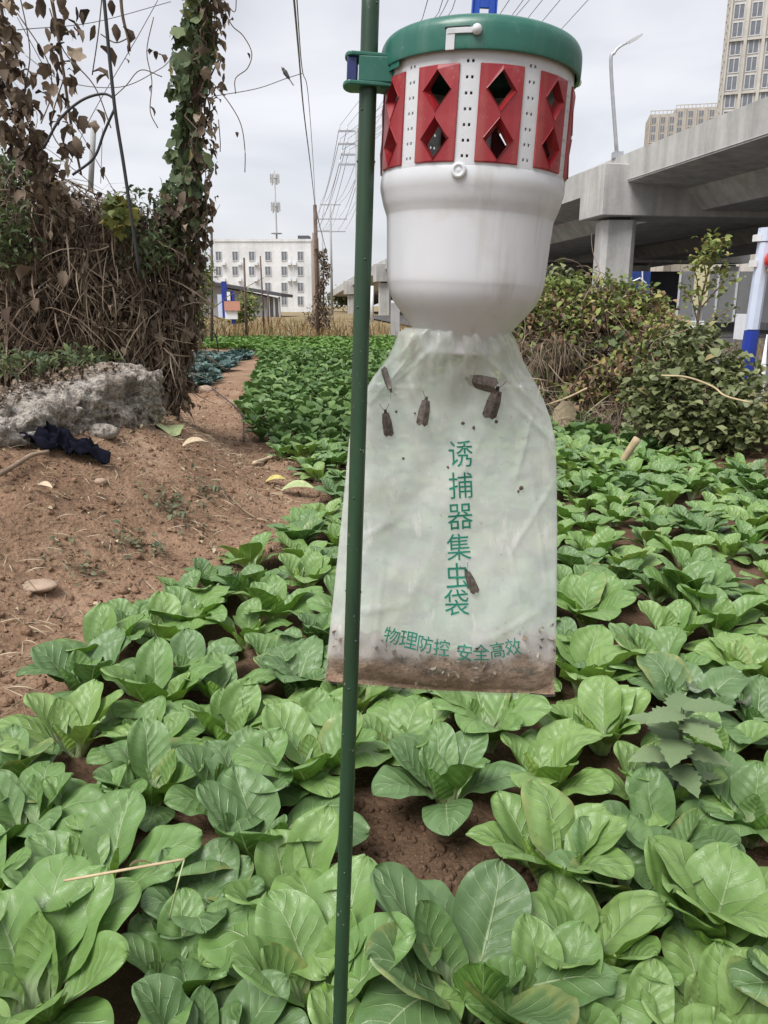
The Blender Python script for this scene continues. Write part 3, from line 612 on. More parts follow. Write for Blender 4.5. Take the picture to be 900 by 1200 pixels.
def near_label(x, y, size):
    o = sorted(range(nbok), key=lambda k: (pts[k][0] - x) ** 2 + (pts[k][1] - y) ** 2)
    for k in o[:9]:
        dx, dy = x - pts[k][0], y - pts[k][1]
        rel = ('right of' if dx > 0 else 'left of') if abs(dx) > 1.6 * abs(dy) else ('behind' if dy > 0 else 'in front of') if abs(dy) > 1.6 * abs(dx) else ('behind and right of' if dx > 0 else 'behind and left of') if dy > 0 else ('in front and right of' if dx > 0 else 'in front and left of')
        L = 'bok choy ' + rel + ' ' + SHORT[k]
        if L not in used: used.add(L); return L
    return None
for i, (x, y) in enumerate(auto[:NTH]):
    lab, grp = zone(x, y); sz_ = 0; lab = (near_label(x, y, 0) or lab) if y < 4.6 else lab; grp = 'bok choy plants growing in the field'; make_bok(x, y, random.uniform(.15, .215) if y < 3 else random.uniform(.135, .185) if y < 5 else random.uniform(.135, .185), 2000 + i, lab, grp, random.uniform(.75, 1.2), random.choice((.8, .9, 1, 1)))
def crop_stuff(name, plist, size, mat, label, cat, nleaf=11, lo=0.35, hi=1.3, var=None):
    LV = var or [(q[0], q[1]) for q in (bok_leaf(6, 5, 70 + k, 0.8, 0.33, 0.25, 0.03, .28) for k in range(5))]
    n = len(plist); P = np.repeat(np.array([(x, y, H(x, y)) for x, y in plist]), nleaf, 0); N = len(P)
    el = rng.uniform(lo, hi, N); yaw = rng.uniform(0, 2 * PI, N); rl = rng.normal(0, .25, N)
    M = np.empty((N, 3, 3)); cy, sy, ce, se, cr, sr = np.cos(yaw), np.sin(yaw), np.cos(el), np.sin(el), np.cos(rl), np.sin(rl)
    ex = np.stack([cy * ce, sy * ce, se], -1); ey = np.stack([-sy, cy, 0 * yaw], -1); ez = np.cross(ex, ey)
    M[:, :, 0] = ex; M[:, :, 1] = ey * cr[:, None] + ez * sr[:, None]; M[:, :, 2] = ez * cr[:, None] - ey * sr[:, None]
    o = bake(name, LV, P, M, size * rng.uniform(.75, 1.1, N), np.clip(rng.normal(.5, .28, N), 0, 1), mat, smooth=True)
    return tag(o, label, cat)
rest = [p for p in auto[NTH:] if not (p[1] > 20)]
crop_stuff('bok_choy_rows', rest, .19, MT['fcrop'], 'dense far bok choy running back along the path to the dry field', 'crop', 10)
light = []
for k in range(2600):
    y = random.uniform(18.5, 28.5); x = random.uniform(-9.5, 0.5)
    if x > np.interp(y, [18, 21, 23, 27, 30], [-2.2, -3.2, -8.5, -9.2, -9.5]): light.append((x, y))
crop_stuff('leafy_greens', light, .20, MT['fcropl'], 'strip of brighter green leafy vegetables at the far end of the field', 'crop', 8)
kale = []
for k in range(900):
    a = random.random(); y = random.uniform(10.8, 19.5); x = random.uniform(-6.4, -2.4)
    if x < -2.62 - (y - 11.5) * 0.09: kale.append((x, y))
crop_stuff('blue_green_cabbages', kale, .24, MT['kale'], 'patch of dark blue green cabbages behind the vine covered post', 'crop', 8, .2, .9)

# ------------------------------------------------------------------ soil dressing: clods, straw, stones, weeds
def ico(seed, n=1):
    r = random.Random(seed); f = (1 + 5 ** .5) / 2
    v = [(-1, f, 0), (1, f, 0), (-1, -f, 0), (1, -f, 0), (0, -1, f), (0, 1, f), (0, -1, -f), (0, 1, -f), (f, 0, -1), (f, 0, 1), (-f, 0, -1), (-f, 0, 1)]
    v = np.array(v) / 1.9; v *= np.array([[r.uniform(.65, 1.25)] for _ in range(12)]); v[:, 2] *= .7
    t = [(0, 11, 5), (0, 5, 1), (0, 1, 7), (0, 7, 10), (0, 10, 11), (1, 5, 9), (5, 11, 4), (11, 10, 2), (10, 7, 6), (7, 1, 8), (3, 9, 4), (3, 4, 2), (3, 2, 6), (3, 6, 8), (3, 8, 9), (4, 9, 5), (2, 4, 11), (6, 2, 10), (8, 6, 7), (9, 8, 1)]
    return v, np.array(t)
def soil_points(n, bias=1.0, ymin=1.2, ymax=12):
    out = []
    while len(out) < n:
        y = ymin + (ymax - ymin) * random.random() ** 1.7; x = xedge(y) - random.random() ** bias * 2.6 + 0.18
        if abs(x) < .62 * y + .3: out.append((x, y, H(x, y)))
    return np.array(out)
ICO = [ico(k) for k in range(5)]
P = soil_points(13000); n = len(P); sc = np.clip(rng.lognormal(-5.2, .62, n), .003, .035); P[:, 2] += sc * .2
tag(bake('soil_clods', ICO, P, rmats(n), sc, rng.random(n), MT['soil']), 'loose brown clods scattered over the bare soil bank', 'clods')
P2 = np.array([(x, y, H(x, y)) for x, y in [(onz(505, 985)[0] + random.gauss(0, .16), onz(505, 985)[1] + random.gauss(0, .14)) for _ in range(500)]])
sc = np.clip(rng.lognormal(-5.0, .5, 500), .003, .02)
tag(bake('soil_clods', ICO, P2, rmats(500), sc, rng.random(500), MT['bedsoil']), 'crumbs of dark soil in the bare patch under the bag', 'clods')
STRAW = [blade_leaf(.018, c, 0, 4, .2, tw) for c, tw in ((.1, .3), (.3, 1), (-.2, -.6), (.6, 2))]
P = soil_points(12000, .8, 1.2, 9); n = len(P); P[:, 2] += .006
M_ = rmats(n, mode='up', tilt=.35)
tag(bake('straw_litter', STRAW, P, M_, rng.uniform(.025, .13, n), rng.random(n), MT['straw']), 'thin dry straw and root bits littered over the soil bank', 'straw')
ROOT = [blade_leaf(.03, c, 0, 4, .2, tw) for c, tw in ((.6, .3), (1.5, 1), (-1.2, -.6))]
P = soil_points(2200, .7, 1.4, 8); n = len(P); P[:, 2] += .005
tag(bake('root_bits', ROOT, P, rmats(n, mode='up', tilt=.4), rng.uniform(.02, .10, n), rng.random(n) * .6, MT['dead']), 'dark roots and stem bits scattered over the soil bank', 'roots')
CRISP = [blade_leaf(.22, c, 0, 3, .35, tw) for c, tw in ((.8, .4), (1.6, 1), (-.9, -.6))]
P = soil_points(2600, .8, 1.2, 9); n = len(P); P[:, 2] += .006
tag(bake('leaf_litter', CRISP, P, rmats(n, mode='up', tilt=.5), rng.uniform(.012, .045, n), rng.beta(1.3, 2.2, n), MT['straw']), 'small crisp dead leaves lying about on the soil bank', 'leaf litter')
def stone(u, v, z, sx, sy, sz, label, seed, mat='stone'):
    p = gnd(u, v); zz = H(p[0], p[1]); m = MB(); nu, nv = 14, 9; V = np.zeros((nv, nu + 1, 3))
    for i in range(nv):
        for j in range(nu + 1):
            a = 2 * PI * j / nu; b = PI * i / (nv - 1) - PI / 2
            q = np.array((math.cos(b) * math.cos(a), math.cos(b) * math.sin(a), math.sin(b)))
            k = 1 + .28 * float(fbm(q[0] * 1.7 + seed * 3 + q[2], q[1] * 1.7 + q[2] * 2, 3, seed))
            V[i, j] = q * (sx, sy, sz) * k
    V[:, -1] = V[:, 0]; V += (p[0], p[1], zz + sz * .35); m.grid(V); return tag(m.build('stone', MT[mat], smooth=True), label, 'stone', None)
stone(240, 459, 0, .16, .12, .07, 'pale rounded stone on the path beyond the vine covered post', 1)
stone(45, 688, .3, .085, .06, .02, 'flat pinkish stone half buried at the left of the soil bank', 2)
stone(178, 487, .3, .11, .08, .06, 'tan stone wedged under the right end of the concrete slab', 3)
stone(120, 510, .3, .09, .07, .05, 'grey stone under the middle of the concrete slab', 4, 'rubble')
stone(118, 566, .3, .035, .03, .02, 'small pale stone below the navy rag', 5)
stone(186, 378 + 85, .2, .09, .06, .05, 'small stone at the foot of the vine covered post', 6)
def weed(u, v, z, n, rad, label, lsize=.05):
    p = gnd(u, v); zz = H(p[0], p[1]); t = thing('weed', label, 'weed', (p[0], p[1], zz))
    q = rng.normal(0, rad / 2, (n, 2)); P = np.array([(p[0] + a, p[1] + b, H(p[0] + a, p[1] + b) + .012 + abs(random.gauss(0, .02))) for a, b in q])
    bake('foliage', [blade_leaf(.2, .6, 0, 3), blade_leaf(.3, .9, 0, 3)], P, rmats(n, mode='up'), rng.uniform(.5, 1.1, n) * lsize, rng.random(n), MT['weed'], t)
weed(205, 598, .3, 70, .16, 'low green weed sprawling in the middle of the soil bank')
weed(155, 640, .3, 45, .12, 'sparse wilted weed left of the middle one on the soil bank')
weed(95, 668, .3, 55, .13, 'straggly grey weed nearest to the left edge of the soil bank', .04)
weed(240, 580, .3, 40, .14, 'thin weed strand uppermost on the soil bank')
def loose_leaf(name, u, v, z, L, mat, label, cat, yaw, wd=.25):
    p = gnd(u, v); zz = H(p[0], p[1]); m = MB(); V, T = blade_leaf(wd, .7, 0, 8, .25, .4); c, s = math.cos(yaw), math.sin(yaw)
    W = np.stack([V[:, 0] * c - V[:, 1] * s, V[:, 0] * s + V[:, 1] * c, V[:, 2]], -1) * L + (p[0], p[1], zz + .012); m.add(W, [tuple(q) for q in T])
    return tag(m.build(name, MT[mat], smooth=True), label, cat)
loose_leaf('fallen_leaf', 312, 567, .05, .14, 'yellowleaf', 'yellow fallen leaf at the foot of the soil bank beside the back bed', 'leaf', .3)
loose_leaf('fallen_leaf', 330, 578, .05, .22, 'palegreen', 'wilted pale green leaf lying beside the yellow one', 'leaf', .1)
loose_leaf('fallen_leaf', 205, 512, .25, .28, 'palegreen', 'wilted cabbage leaf on the slope right of the concrete slab', 'leaf', 2.2, .35)
loose_leaf('fallen_leaf', 215, 525, .25, .16, 'paleleaf', 'pale dry leaf below the wilted cabbage leaf right of the slab', 'leaf', .6)
loose_leaf('fallen_leaf', 40, 575, .35, .12, 'paleleaf', 'pale tan dry leaf on the slope below the left end of the slab', 'leaf', -.4, .18)
def ground_stick(pts, r, mat, name, label, cat, lift=.015):
    Q = np.array([(*gnd(u, v)[:2], 0) for u, v, z in pts])
    for q in Q: q[2] = H(q[0], q[1]) + lift
    m = MB(); m.tube(catmull(Q, 5), r, 6); return tag(m.build(name, MT[mat], smooth=True), label, cat)
ground_stick([(298, 546, .05), (310, 542, .05), (319, 538, .05)], .018, 'paleleaf', 'stick', 'short pale stick on the soil beside the back bed', 'stick', .02)
ground_stick([(-5, 572, .45), (22, 556, .45), (38, 545, .45), (58, 541, .45)], .011, 'twig', 'stick', 'bleached branch poking out beneath the left end of the slab', 'stick', .05)
ground_stick([(265, 580, .2), (285, 600, .15), (300, 610, .1)], .005, 'straw' if False else 'twig', 'stick', 'thin dry twig lying down the middle of the soil bank', 'stick')
# ------------------------------------------------------------------ concrete slab, rag
def slab():
    A = at(-60, 548, 3.45); B = at(186, 455, 5.25); ax = B - A; L = np.linalg.norm(ax); ax /= L
    up = np.array((0, 0, 1.)); side = np.cross(ax, up); side /= np.linalg.norm(side); up = np.cross(side, ax)
    nu, nv = 200, 130; V = np.zeros((nu, nv + 1, 3)); hw, hh = 0.21, 0.18
    for i in range(nu):
        t = i / (nu - 1); e = min(1, (1 - abs(2 * t - 1) ** 9) ** .4) if 0 < t < 1 else 0.0
        for j in range(nv + 1):
            a = 2 * PI * (j % nv) / nv; c, s = math.cos(a), math.sin(a); k = (abs(c) ** 10 + abs(s) ** 10) ** -.1
            V[i, j] = A + ax * (t * L) + side * (c * k * hw * e - .08) + up * (s * k * hh * e * (0.82 + 0.3 * t))
    W = V.reshape(-1, 3)
    d = 0.055 * fbm(W[:, 1] * 1.7 + W[:, 2] * 2.3, W[:, 0] * 2 + W[:, 2] * 2.1, 3, 31) + 0.06 * fbm(W[:, 1] * 7 + W[:, 2] * 5, W[:, 0] * 7 - W[:, 2] * 9, 3, 41) + 0.05 * np.abs(fbm(W[:, 1] * 19 + W[:, 2] * 7, W[:, 0] * 16 + W[:, 2] * 23, 3, 51)) - 0.06 * sstep(.10, .25, fbm(W[:, 1] * 13 - W[:, 2] * 6, W[:, 0] * 12 + W[:, 2] * 15, 2, 56))
    C = (V.mean(1, keepdims=True) + np.zeros_like(V)).reshape(-1, 3); N = W - C; N /= np.linalg.norm(N, axis=1)[:, None] + 1e-9
    V = (W + N * d[:, None]).reshape(V.shape); V[:, -1] = V[:, 0]
    m = MB(); m.grid(V, flip=True); m.add(V[0, :-1], [tuple(range(nv))]); m.add(V[-1, :-1], [tuple(range(nv - 1, -1, -1))])
    tag(m.build('concrete_slab', MT['rubble'], smooth=True), 'rough broken grey concrete slab lying on the soil bank', 'concrete slab')
    # litter resting on its top
    Q = []
    for k in range(900):
        t = random.random() ** 1.5; q = A + ax * (t * .85 * L) + side * random.uniform(-.33, .02) + up * (.165 + .03 + random.uniform(0, .02)); Q.append(q)
    return np.array(Q)
SL = slab()
def rag():
    c = gnd(74, 531); n = 56; V = np.zeros((n, n, 3))
    for i in range(n):
        for j in range(n):
            a, b = i / (n - 1) - .5, j / (n - 1) - .5
            rr = max(abs(a), abs(b)) * 2; th_ = math.atan2(b, a); rad = rr * (.22 + .05 * math.sin(2 * th_ + .6) + .035 * math.sin(3 * th_ + 1) + .02 * math.sin(7 * th_))
            rad *= .68; x = c[0] + rad * math.cos(th_) * 1.05 + .05 * b; y = c[1] + rad * math.sin(th_) * .8
            z = H(x, y) + .02 + (.16 * abs(float(fbm(a * 3.2 + b * 1.5 + 3, b * 7, 3, 61))) + .03 * abs(math.sin(a * 9 + b * 14 + 5 * float(fbm(a * 2, b * 2, 2, 62))))) * (1 - 1.5 * max(abs(a), abs(b)) ** 2) ; V[i, j] = (x, y, z)
    m = MB(); m.grid(V); o = m.build('rag', MT['cloth'], smooth=True); tag(o, 'crumpled dark navy rag under the edge of the concrete slab', 'rag')
    so = o.modifiers.new('thick', 'SOLIDIFY'); so.thickness = .004
rag()
tag(bake('slab_litter', CRISP + STRAW[:0] + [blade_leaf(.05, .5, 0, 3)], SL, rmats(len(SL), mode='up', tilt=.4), rng.uniform(.015, .06, len(SL)), rng.beta(1.4, 2.6, len(SL)), MT['dead']), 'dry straw and crisp leaves lying on top of the concrete slab', 'leaf litter')

# ------------------------------------------------------------------ left thicket of dead vines
def in_blobs(blobs, n, lo=.7, hi=1.05, half=None):
    wts = np.array([b[3] * b[5] for b in blobs]); k = rng.choice(len(blobs), n, p=wts / wts.sum())
    d = rng.normal(size=(n, 3)); d /= np.linalg.norm(d, axis=1)[:, None]; r = rng.uniform(lo, hi, n)
    C = np.array([at(*b[:3]) for b in blobs])[k]; Rr = np.array([b[3:6] for b in blobs])[k]
    return C + d * Rr * (r[:, None] + .25 * fbm(d[:, 0] * 3 + k * 7, d[:, 2] * 3 + d[:, 1] * 3, 2, 80)[:, None])
HANG = [blade_leaf(.28, c, 0, 3, f, tw) for c, f, tw in ((1.2, .5, 1), (.5, .8, -.8), (1.9, .3, 1.6), (-.8, .6, .5))]
LOBE = [lobed_leaf(5, .33, c, k) for k, c in enumerate((.4, .9, 1.5, .2))]
STEMV = [blade_leaf(.012, c, 0, 4, .2, 0) for c in (.3, .9, 1.6, -.6)]
def curly(m, p, n, l, r, drop=.6):
    for _ in range(n):
        q = np.array(p[random.randrange(len(p))]); pts = [q]; d = np.array((random.gauss(0, 1), random.gauss(0, .6), random.gauss(-.2, .6))); d /= np.linalg.norm(d)
        for k in range(6):
            d = d + np.array((random.gauss(0, .35), random.gauss(0, .3), random.gauss(-.12 * drop, .3))); d /= np.linalg.norm(d); q = q + d * l / 6 * random.uniform(.6, 1.3); pts.append(q)
        m.tube(catmull(pts, 2), np.linspace(r, r * .4, 13), 4, cap=False)
TB = [(-60, 330, 6.4, .9, .6, .95), (30, 335, 6.3, .75, .6, .80), (100, 335, 6.35, .62, .55, .68), (150, 345, 6.4, .48, .5, .62), (188, 350, 6.45, .26, .4, .62), (10, 240, 6.3, .5, .45, .35), (190, 425, 6.3, .17, .22, .42), (120, 270, 6.4, .55, .4, .25)]
th = thing('vine_thicket', 'tangled mass of brown dead vines standing behind the concrete slab', 'thicket', (at(90, 420, 6.3)[0], 6.3, H(at(90, 420, 6.3)[0], 6.3)))
P = np.concatenate([in_blobs(TB, 11000, .7, 1.06), in_blobs(TB, 5000, .2, .75)]); n = len(P)
bake('dead_foliage', HANG, P, rmats(n, mode='hang', tilt=1.3), rng.uniform(.025, .085, n), np.clip(rng.beta(1.6, 2.2, n), 0, 1), MT['dead'], th)
P = in_blobs(TB, 8500, .8, 1.13); n = len(P)
bake('dead_stem', STEMV, P, rmats(n, mode='hang', tilt=1.6), rng.uniform(.15, .5, n), np.clip(rng.beta(2, 2, n), 0, 1), MT['dead'], th)
m = MB(); curly(m, in_blobs(TB, 200, .9, 1.1), 230, .7, .0045); m.build('tangled_stem', MT['twig'], th, kind='stuff', smooth=True)
GB = [(15, 195, 6.0, .28, .25, .14), (5, 275, 5.7, .22, .2, .30), (40, 200, 6.0, .15, .15, .16), (175, 290, 6.0, .22, .2, .20), (150, 245, 6.2, .22, .2, .16), (205, 250, 6.2, .16, .16, .2), (20, 425, 5.2, .45, .3, .09), (95, 420, 5.5, .3, .2, .08)]
P = in_blobs(GB, 1500, .3, 1.1); n = len(P)
bake('green_foliage', [blade_leaf(.2, .6, 0, 3), blade_leaf(.14, .9, 0, 3)] + LOBE[:0], P, rmats(n, mode='up', tilt=1.3), rng.uniform(.04, .10, n), rng.beta(2, 2.4, n) * .9, MT['vine'], th)
P = np.concatenate([in_blobs([(140, 245, 5.9, .14, .12, .14)], 60, .2, 1), in_blobs([(135, 255, 5.8, .12, .1, .1)], 40, .2, 1)]); n = len(P)
bake('yellowing_foliage', LOBE, P, rmats(n, mode='up', tilt=1.2), rng.uniform(.06, .11, n), rng.uniform(.8, 1, n), MT['vine'], th)
bl = [vmesh('leaf', q, MT['deado']) for q in HANG]
for (u, v, L) in ((38, 315, .30), (14, 360, .26), (75, 318, .26), (133, 360, .24), (163, 398, .26), (45, 350, .22), (118, 385, .2)):
    p = at(u, v, 5.55); leaf_parts('dry_leaf', bl, np.array([p]), rmats(1, mode='hang', tilt=.5), [L * .5], th)

# vine covered post
pl = catmull([at(203, 478, 6.3), at(206, 420, 6.3), at(214, 330, 6.3), at(222, 230, 6.3), at(231, 110, 6.3), at(239, 0, 6.3), at(246, -110, 6.3)], 8)
vp = thing('vine_post', 'tall post wrapped in green and brown climbing vine left of the path', 'vine post', (pl[0][0], pl[0][1], H(pl[0][0], pl[0][1])))
pl2 = pl.copy(); pl2[0, 2] = H(pl[0][0], pl[0][1]) - .1; m = MB(); m.tube(pl2, np.linspace(.045, .035, len(pl)), 8); m.build('post', MT['wood'], vp, smooth=True)
def along(n, t0, t1, rad, sidebias=0.0, line=None):
    line = pl if line is None else line
    t = rng.uniform(t0, t1, n) * (len(line) - 1); i = np.clip(t.astype(int), 0, len(line) - 2); f = (t - i)[:, None]; P = line[i] * (1 - f) + line[i + 1] * f
    a = rng.uniform(0, 2 * PI, n); r = rad * np.sqrt(rng.uniform(.1, 1, n)) * (1 + .9 * vnoise(t * .55, t * 0, 91))
    P = P + np.stack([np.cos(a) * r + sidebias, np.sin(a) * r, rng.normal(0, .03, n)], -1); return P
lv = [vmesh('leaf', q, MT['vineo']) for q in LOBE]
P = np.concatenate([along(230, .42, .99, .115, -.06), along(60, .3, .6, .11, -.03)]); n = len(P)
leaf_parts('leaf', lv, P, rmats(n, mode='hang', tilt=1.1), rng.uniform(.06, .13, n), vp)
P = along(430, .36, 1, .125, -.05); n = len(P); bake('green_foliage', LOBE, P, rmats(n, mode='hang', tilt=1.2), rng.uniform(.05, .11, n), rng.beta(2, 3, n) * .85, MT['vine'], vp)
P = np.concatenate([along(340, .3, 1, .115, .07), along(1000, 0, .5, .18, -.03)]); n = len(P); bake('dead_foliage', HANG + LOBE[2:3], P, rmats(n, mode='hang'), rng.uniform(.05, .11, n), rng.beta(1.8, 2.6, n), MT['dead'], vp)
m = MB()
for k in range(9):
    o = rng.normal(0, .08, (len(pl), 3)) * (1, 1, 0); o = np.array([o[max(0, i - 3):i + 4].mean(0) * 2 for i in range(len(pl))]); m.tube(pl + o + (.02, 0, 0), .006, 5)
m.build('vine_stem', MT['vinestem'], vp, kind='stuff', smooth=True)
TEN = [[(262, 10), (272, 30), (285, 42), (295, 62), (290, 80), (276, 92), (276, 110)], [(250, 98), (268, 120), (282, 145), (287, 175), (287, 202)], [(240, 180), (243, 260), (240, 300)], [(256, 140), (258, 165), (258, 178)], [(262, 0), (275, 14), (277, -8)], [(180, 20), (172, 60), (178, 95), (176, 130), (185, 150)], [(190, 90), (165, 82), (148, 100), (135, 112)]]
for T in TEN:
    m = MB(); q = catmull([at(u, v, 6.2) for u, v in T], 5); m.tube(q, .0035, 4); m.build('tendril', MT['vinestem'], vp, smooth=True)
for (u, v, s) in ((273, 24, .09), (290, 62, .05), (278, 155, .05), (234, 240, .16), (231, 245, .12), (176, 125, .07), (180, 60, .06), (178, 100, .05), (183, 60, .07), (243, 182, .15), (186, 64, .09)):
    leaf_parts('dry_leaf' if u != 243 else 'leaf', bl if u != 243 else lv, np.array([at(u, v, 6.2)]), rmats(1, mode='hang', tilt=.4), [s], vp)

# hanging dead vine strands at the top left
def strand(label, lines, dense, singles, Y):
    b0 = at(*lines[0][-1], Y); t = thing('dead_vine', label, 'dead vine', b0)
    for i, L in enumerate(lines):
        q = catmull([at(u, v, Y) for u, v in L], 6); m = MB(); m.tube(q, np.linspace(.012, .008, len(q)) if i == 0 else .004, 5); m.build('stem', MT['vinestem'], t, smooth=True)
    if dense:
        q = catmull([at(u, v, Y) for u, v in lines[0]], 6); P = along(dense, 0, 1, .13, 0, q); n = len(P)
        bake('dead_foliage', HANG + LOBE[2:3], P, rmats(n, mode='hang'), rng.uniform(.05, .13, n), rng.beta(1.6, 3, n), MT['dead'], t)
    for (u, v, s) in singles: leaf_parts('dry_leaf', bl, np.array([at(u, v, Y)]), rmats(1, mode='hang', tilt=.5), [s * .8], t)
strand('thick clump of dead brown vine hanging down the left edge', [[(-5, -40), (8, 60), (18, 130), (38, 185), (62, 240)], [(20, -20), (35, 60), (28, 120), (45, 180)]], 300, [(40, 85, .14), (25, 40, .12)], 5.6)
strand('thin dead vine with drooping curled leaves left of the black rod', [[(55, -30), (66, 30), (75, 90), (84, 150), (95, 205)], [(58, 10), (75, 60), (110, 100), (130, 150)], [(20, 15), (55, 70), (60, 110), (48, 145)], [(75, 90), (60, 150), (85, 190)]], 70,
       [(88, 35, .16), (90, 8, .12), (44, 50, .15), (40, 88, .15), (68, 85, .14), (85, 92, .12), (66, 130, .13), (72, 138, .12), (78, 75, .12), (58, 82, .08), (76, 50, .12)], 5.4)
strand('dead vine twigs with hanging leaves right of the black rod', [[(140, -30), (143, 15), (150, 45), (152, 60)], [(120, -10), (115, 40), (108, 88)], [(150, 45), (135, 50), (118, 40)]], 0,
       [(108, 85, .15), (117, 55, .17), (136, 28, .14), (144, 32, .14), (112, 30, .13), (125, 88, .11), (150, 50, .10), (145, 70, .06), (105, 12, .13), (95, 14, .11), (130, 0, .12)], 5.5)
def rod():
    r = thing('black_rod', 'slim black rod with two bent loops slanting down into the dead vines', 'rod', at(165, 330, 5.2))
    m = MB(); m.tube(catmull([at(118, -40, 5.2), at(122, 0, 5.2), at(134, 122, 5.2), at(146, 200, 5.2), at(165, 330, 5.2)], 6), .011, 8); m.build('shaft', MT['blackrod'], r, smooth=True)
    for T in ([(52, 172), (70, 140), (95, 118), (120, 110), (133, 116), (134, 128)], [(134, 128), (122, 155), (110, 185), (85, 205)]):
        m = MB(); m.tube(catmull([at(u, v, 5.2) for u, v in T], 6), .008, 6); m.build('loop', MT['blackrod'], r, smooth=True)
rod()
def cable(name, label, pts, r, mat='wire', cat='wire', sub=8, group=None):
    m = MB(); m.tube(catmull(pts, sub), r, 5); return tag(m.build(name, MT[mat], smooth=True), label, cat, group)
for i, (a, Y0, Y1) in enumerate((([(20, 35), (110, 26), (200, 2)], 7, 9), ([(30, 65), (75, 95), (140, 102), (185, 82), (200, 70)], 7, 7), ([(60, 250), (100, 150), (160, 45), (185, 0)], 8, 8), ([(20, 20), (80, 130), (140, 235)], 8, 9), ([(120, 150), (118, 215)], 9, 9))):
    cable('wire', ['straight thin wire crossing the top left corner', 'sagging wire behind the black rod', 'slanting wire rising to the right between rod and vine post', 'slanting wire falling to the right behind the dead vines', 'short upright wire behind the dead vines'][i],
          [at(u, v, Y0 + (Y1 - Y0) * k / (len(a) - 1)) for k, (u, v) in enumerate(a)], .004)
m = MB(); m.tube([at(106, 225, 16), at(110, 141, 16)], .055, 8); tag(m.build('grey_post', MT['polec'], smooth=True), 'grey post top showing behind the dead vines at left', 'post')
ground_stick([(225, 440, .1), (255, 465, .1), (282, 490, .05), (286, 525, .03)], .008, 'blackrod', 'hose', 'thin dark hose curling along the path edge beside the back bed', 'hose', .06)
cable('hoop', 'thin dark hoop bent over the blue green cabbages', [onz(228, 392, .15), at(240, 386, 13) , at(252, 392, 13), at(256, 412, 13.2)][1:], .012, 'blackrod', 'hoop')

# ------------------------------------------------------------------ right hedge, shrub, sapling
def shell_up(P, base): return P
hd = thing('hedge', 'yellow green overgrown hedge with dead straw below the overpass pier', 'hedge', (at(680, 450, 8.6)[0], 8.6, H(at(680, 450, 8.6)[0], 8.6)))
HB = [(560, 440, 9.0, .9, .7, .8), (630, 415, 8.6, .60, .6, .62), (690, 408, 8.6, .62, .6, .62), (750, 412, 8.6, .42, .5, .52), (690, 356, 8.9, .55, .4, .34), (742, 366, 8.9, .42, .4, .32), (770, 420, 7.6, .4, .35, .35), (730, 450, 7.8, .4, .35, .3), (640, 358, 8.9, .45, .4, .3), (775, 395, 8.4, .25, .3, .25), (640, 490, 8.1, .5, .4, .42), (710, 480, 8.0, .5, .45, .45), (655, 375, 8.8, .38, .4, .25), (770, 470, 7.6, .45, .45, .5)]
P = in_blobs(HB, 16000, .72, 1.06); n = len(P); top = sstep(-.1, .75, P[:, 2] - .75 + .35 * fbm(P[:, 0] * 2, P[:, 2] * 2, 2, 95)); keep = rng.random(n) < .42 + .58 * top; P = P[keep]; n = len(P)
bake('leaf_cover', [blade_leaf(.22, .7, 0, 3), blade_leaf(.3, .5, 0, 3)], P, rmats(n, mode='up', tilt=1.4), rng.uniform(.04, .10, n), np.clip(rng.normal(.5 + .25 * fbm(P[:, 0] * 2.5, P[:, 2] * 2.5, 2, 97), .22), 0, 1), MT['hedge'], hd)
P = in_blobs(HB, 5200, .3, .96); n = len(P); bake('dead_foliage', HANG, P, rmats(n, mode='hang', tilt=1.5), rng.uniform(.05, .12, n), rng.beta(1.6, 2.6, n), MT['dead'], hd)
P = in_blobs(HB, 4200, .9, 1.1); P = P[P[:, 2] < 1.15 + .3 * rng.random(len(P))]; n = len(P); bake('withered_leaf', CRISP + HANG, P, rmats(n, mode='hang', tilt=1.2), rng.uniform(.05, .10, n), np.clip(rng.beta(2.2, 1.8, n), 0, 1), MT['reddead'], hd, smooth=True)
DB = [(655, 400, 8.1, .30, .25, .14), (630, 415, 8.0, .25, .2, .12), (620, 480, 7.6, .35, .2, .3), (690, 500, 7.4, .5, .25, .25), (740, 500, 7.2, .3, .2, .25)]
P = in_blobs(DB, 2000, .2, 1.3); n = len(P); bake('dead_stem', STEMV, P, rmats(n, mode='hang', tilt=1.7), rng.uniform(.15, .45, n), rng.beta(2.2, 1.6, n), MT['dead'], hd)
m = MB(); curly(m, in_blobs(HB, 200, .9, 1.05), 90, .8, .006); m.build('tangled_stem', MT['twig'], hd, kind='stuff', smooth=True)
HL = [vmesh('leaf', q, MT['vineo']) for q in LOBE]
P = in_blobs([(745, 415, 8.0, .25, .2, .22), (735, 405, 8.0, .2, .2, .15)], 60, .5, 1.1); leaf_parts('leaf', HL, P, rmats(60, mode='up', tilt=1.2), rng.uniform(.08, .14, 60), hd)
def shrub(name, label, blobs, n1, n2, size, base, stems):
    t = thing(name, label, 'shrub', base)
    P = in_blobs(blobs, n2, .35, 1.05); n = len(P); bake('foliage', SHV, P, rmats(n, mode='up', tilt=1.1), rng.uniform(.6, 1, n) * size, rng.beta(2, 2.3, n), MT['shrub'], t)
    P = in_blobs(blobs, n1, .9, 1.12); P[:, 1] -= .03; leaf_parts('leaf', SHM, P, rmats(n1, mode='up', tilt=1.0), rng.uniform(.7, 1.5, n1) * size, t)
    for s in range(stems):
        b = blobs[s % len(blobs)]; c = at(*b[:3]); q = catmull([np.array(base) + rng.normal(0, .06, 3) * (1, 1, 0), (np.array(base) * .5 + c * .5) + rng.normal(0, .08, 3), c + rng.normal(0, .1, 3), c + (rng.normal(0, .2), rng.normal(0, .2), b[5])], 4)
        m = MB(); m.tube(q, np.linspace(.012, .004, len(q)), 5); m.build('stem', MT['twig'], t, smooth=True)
    return t
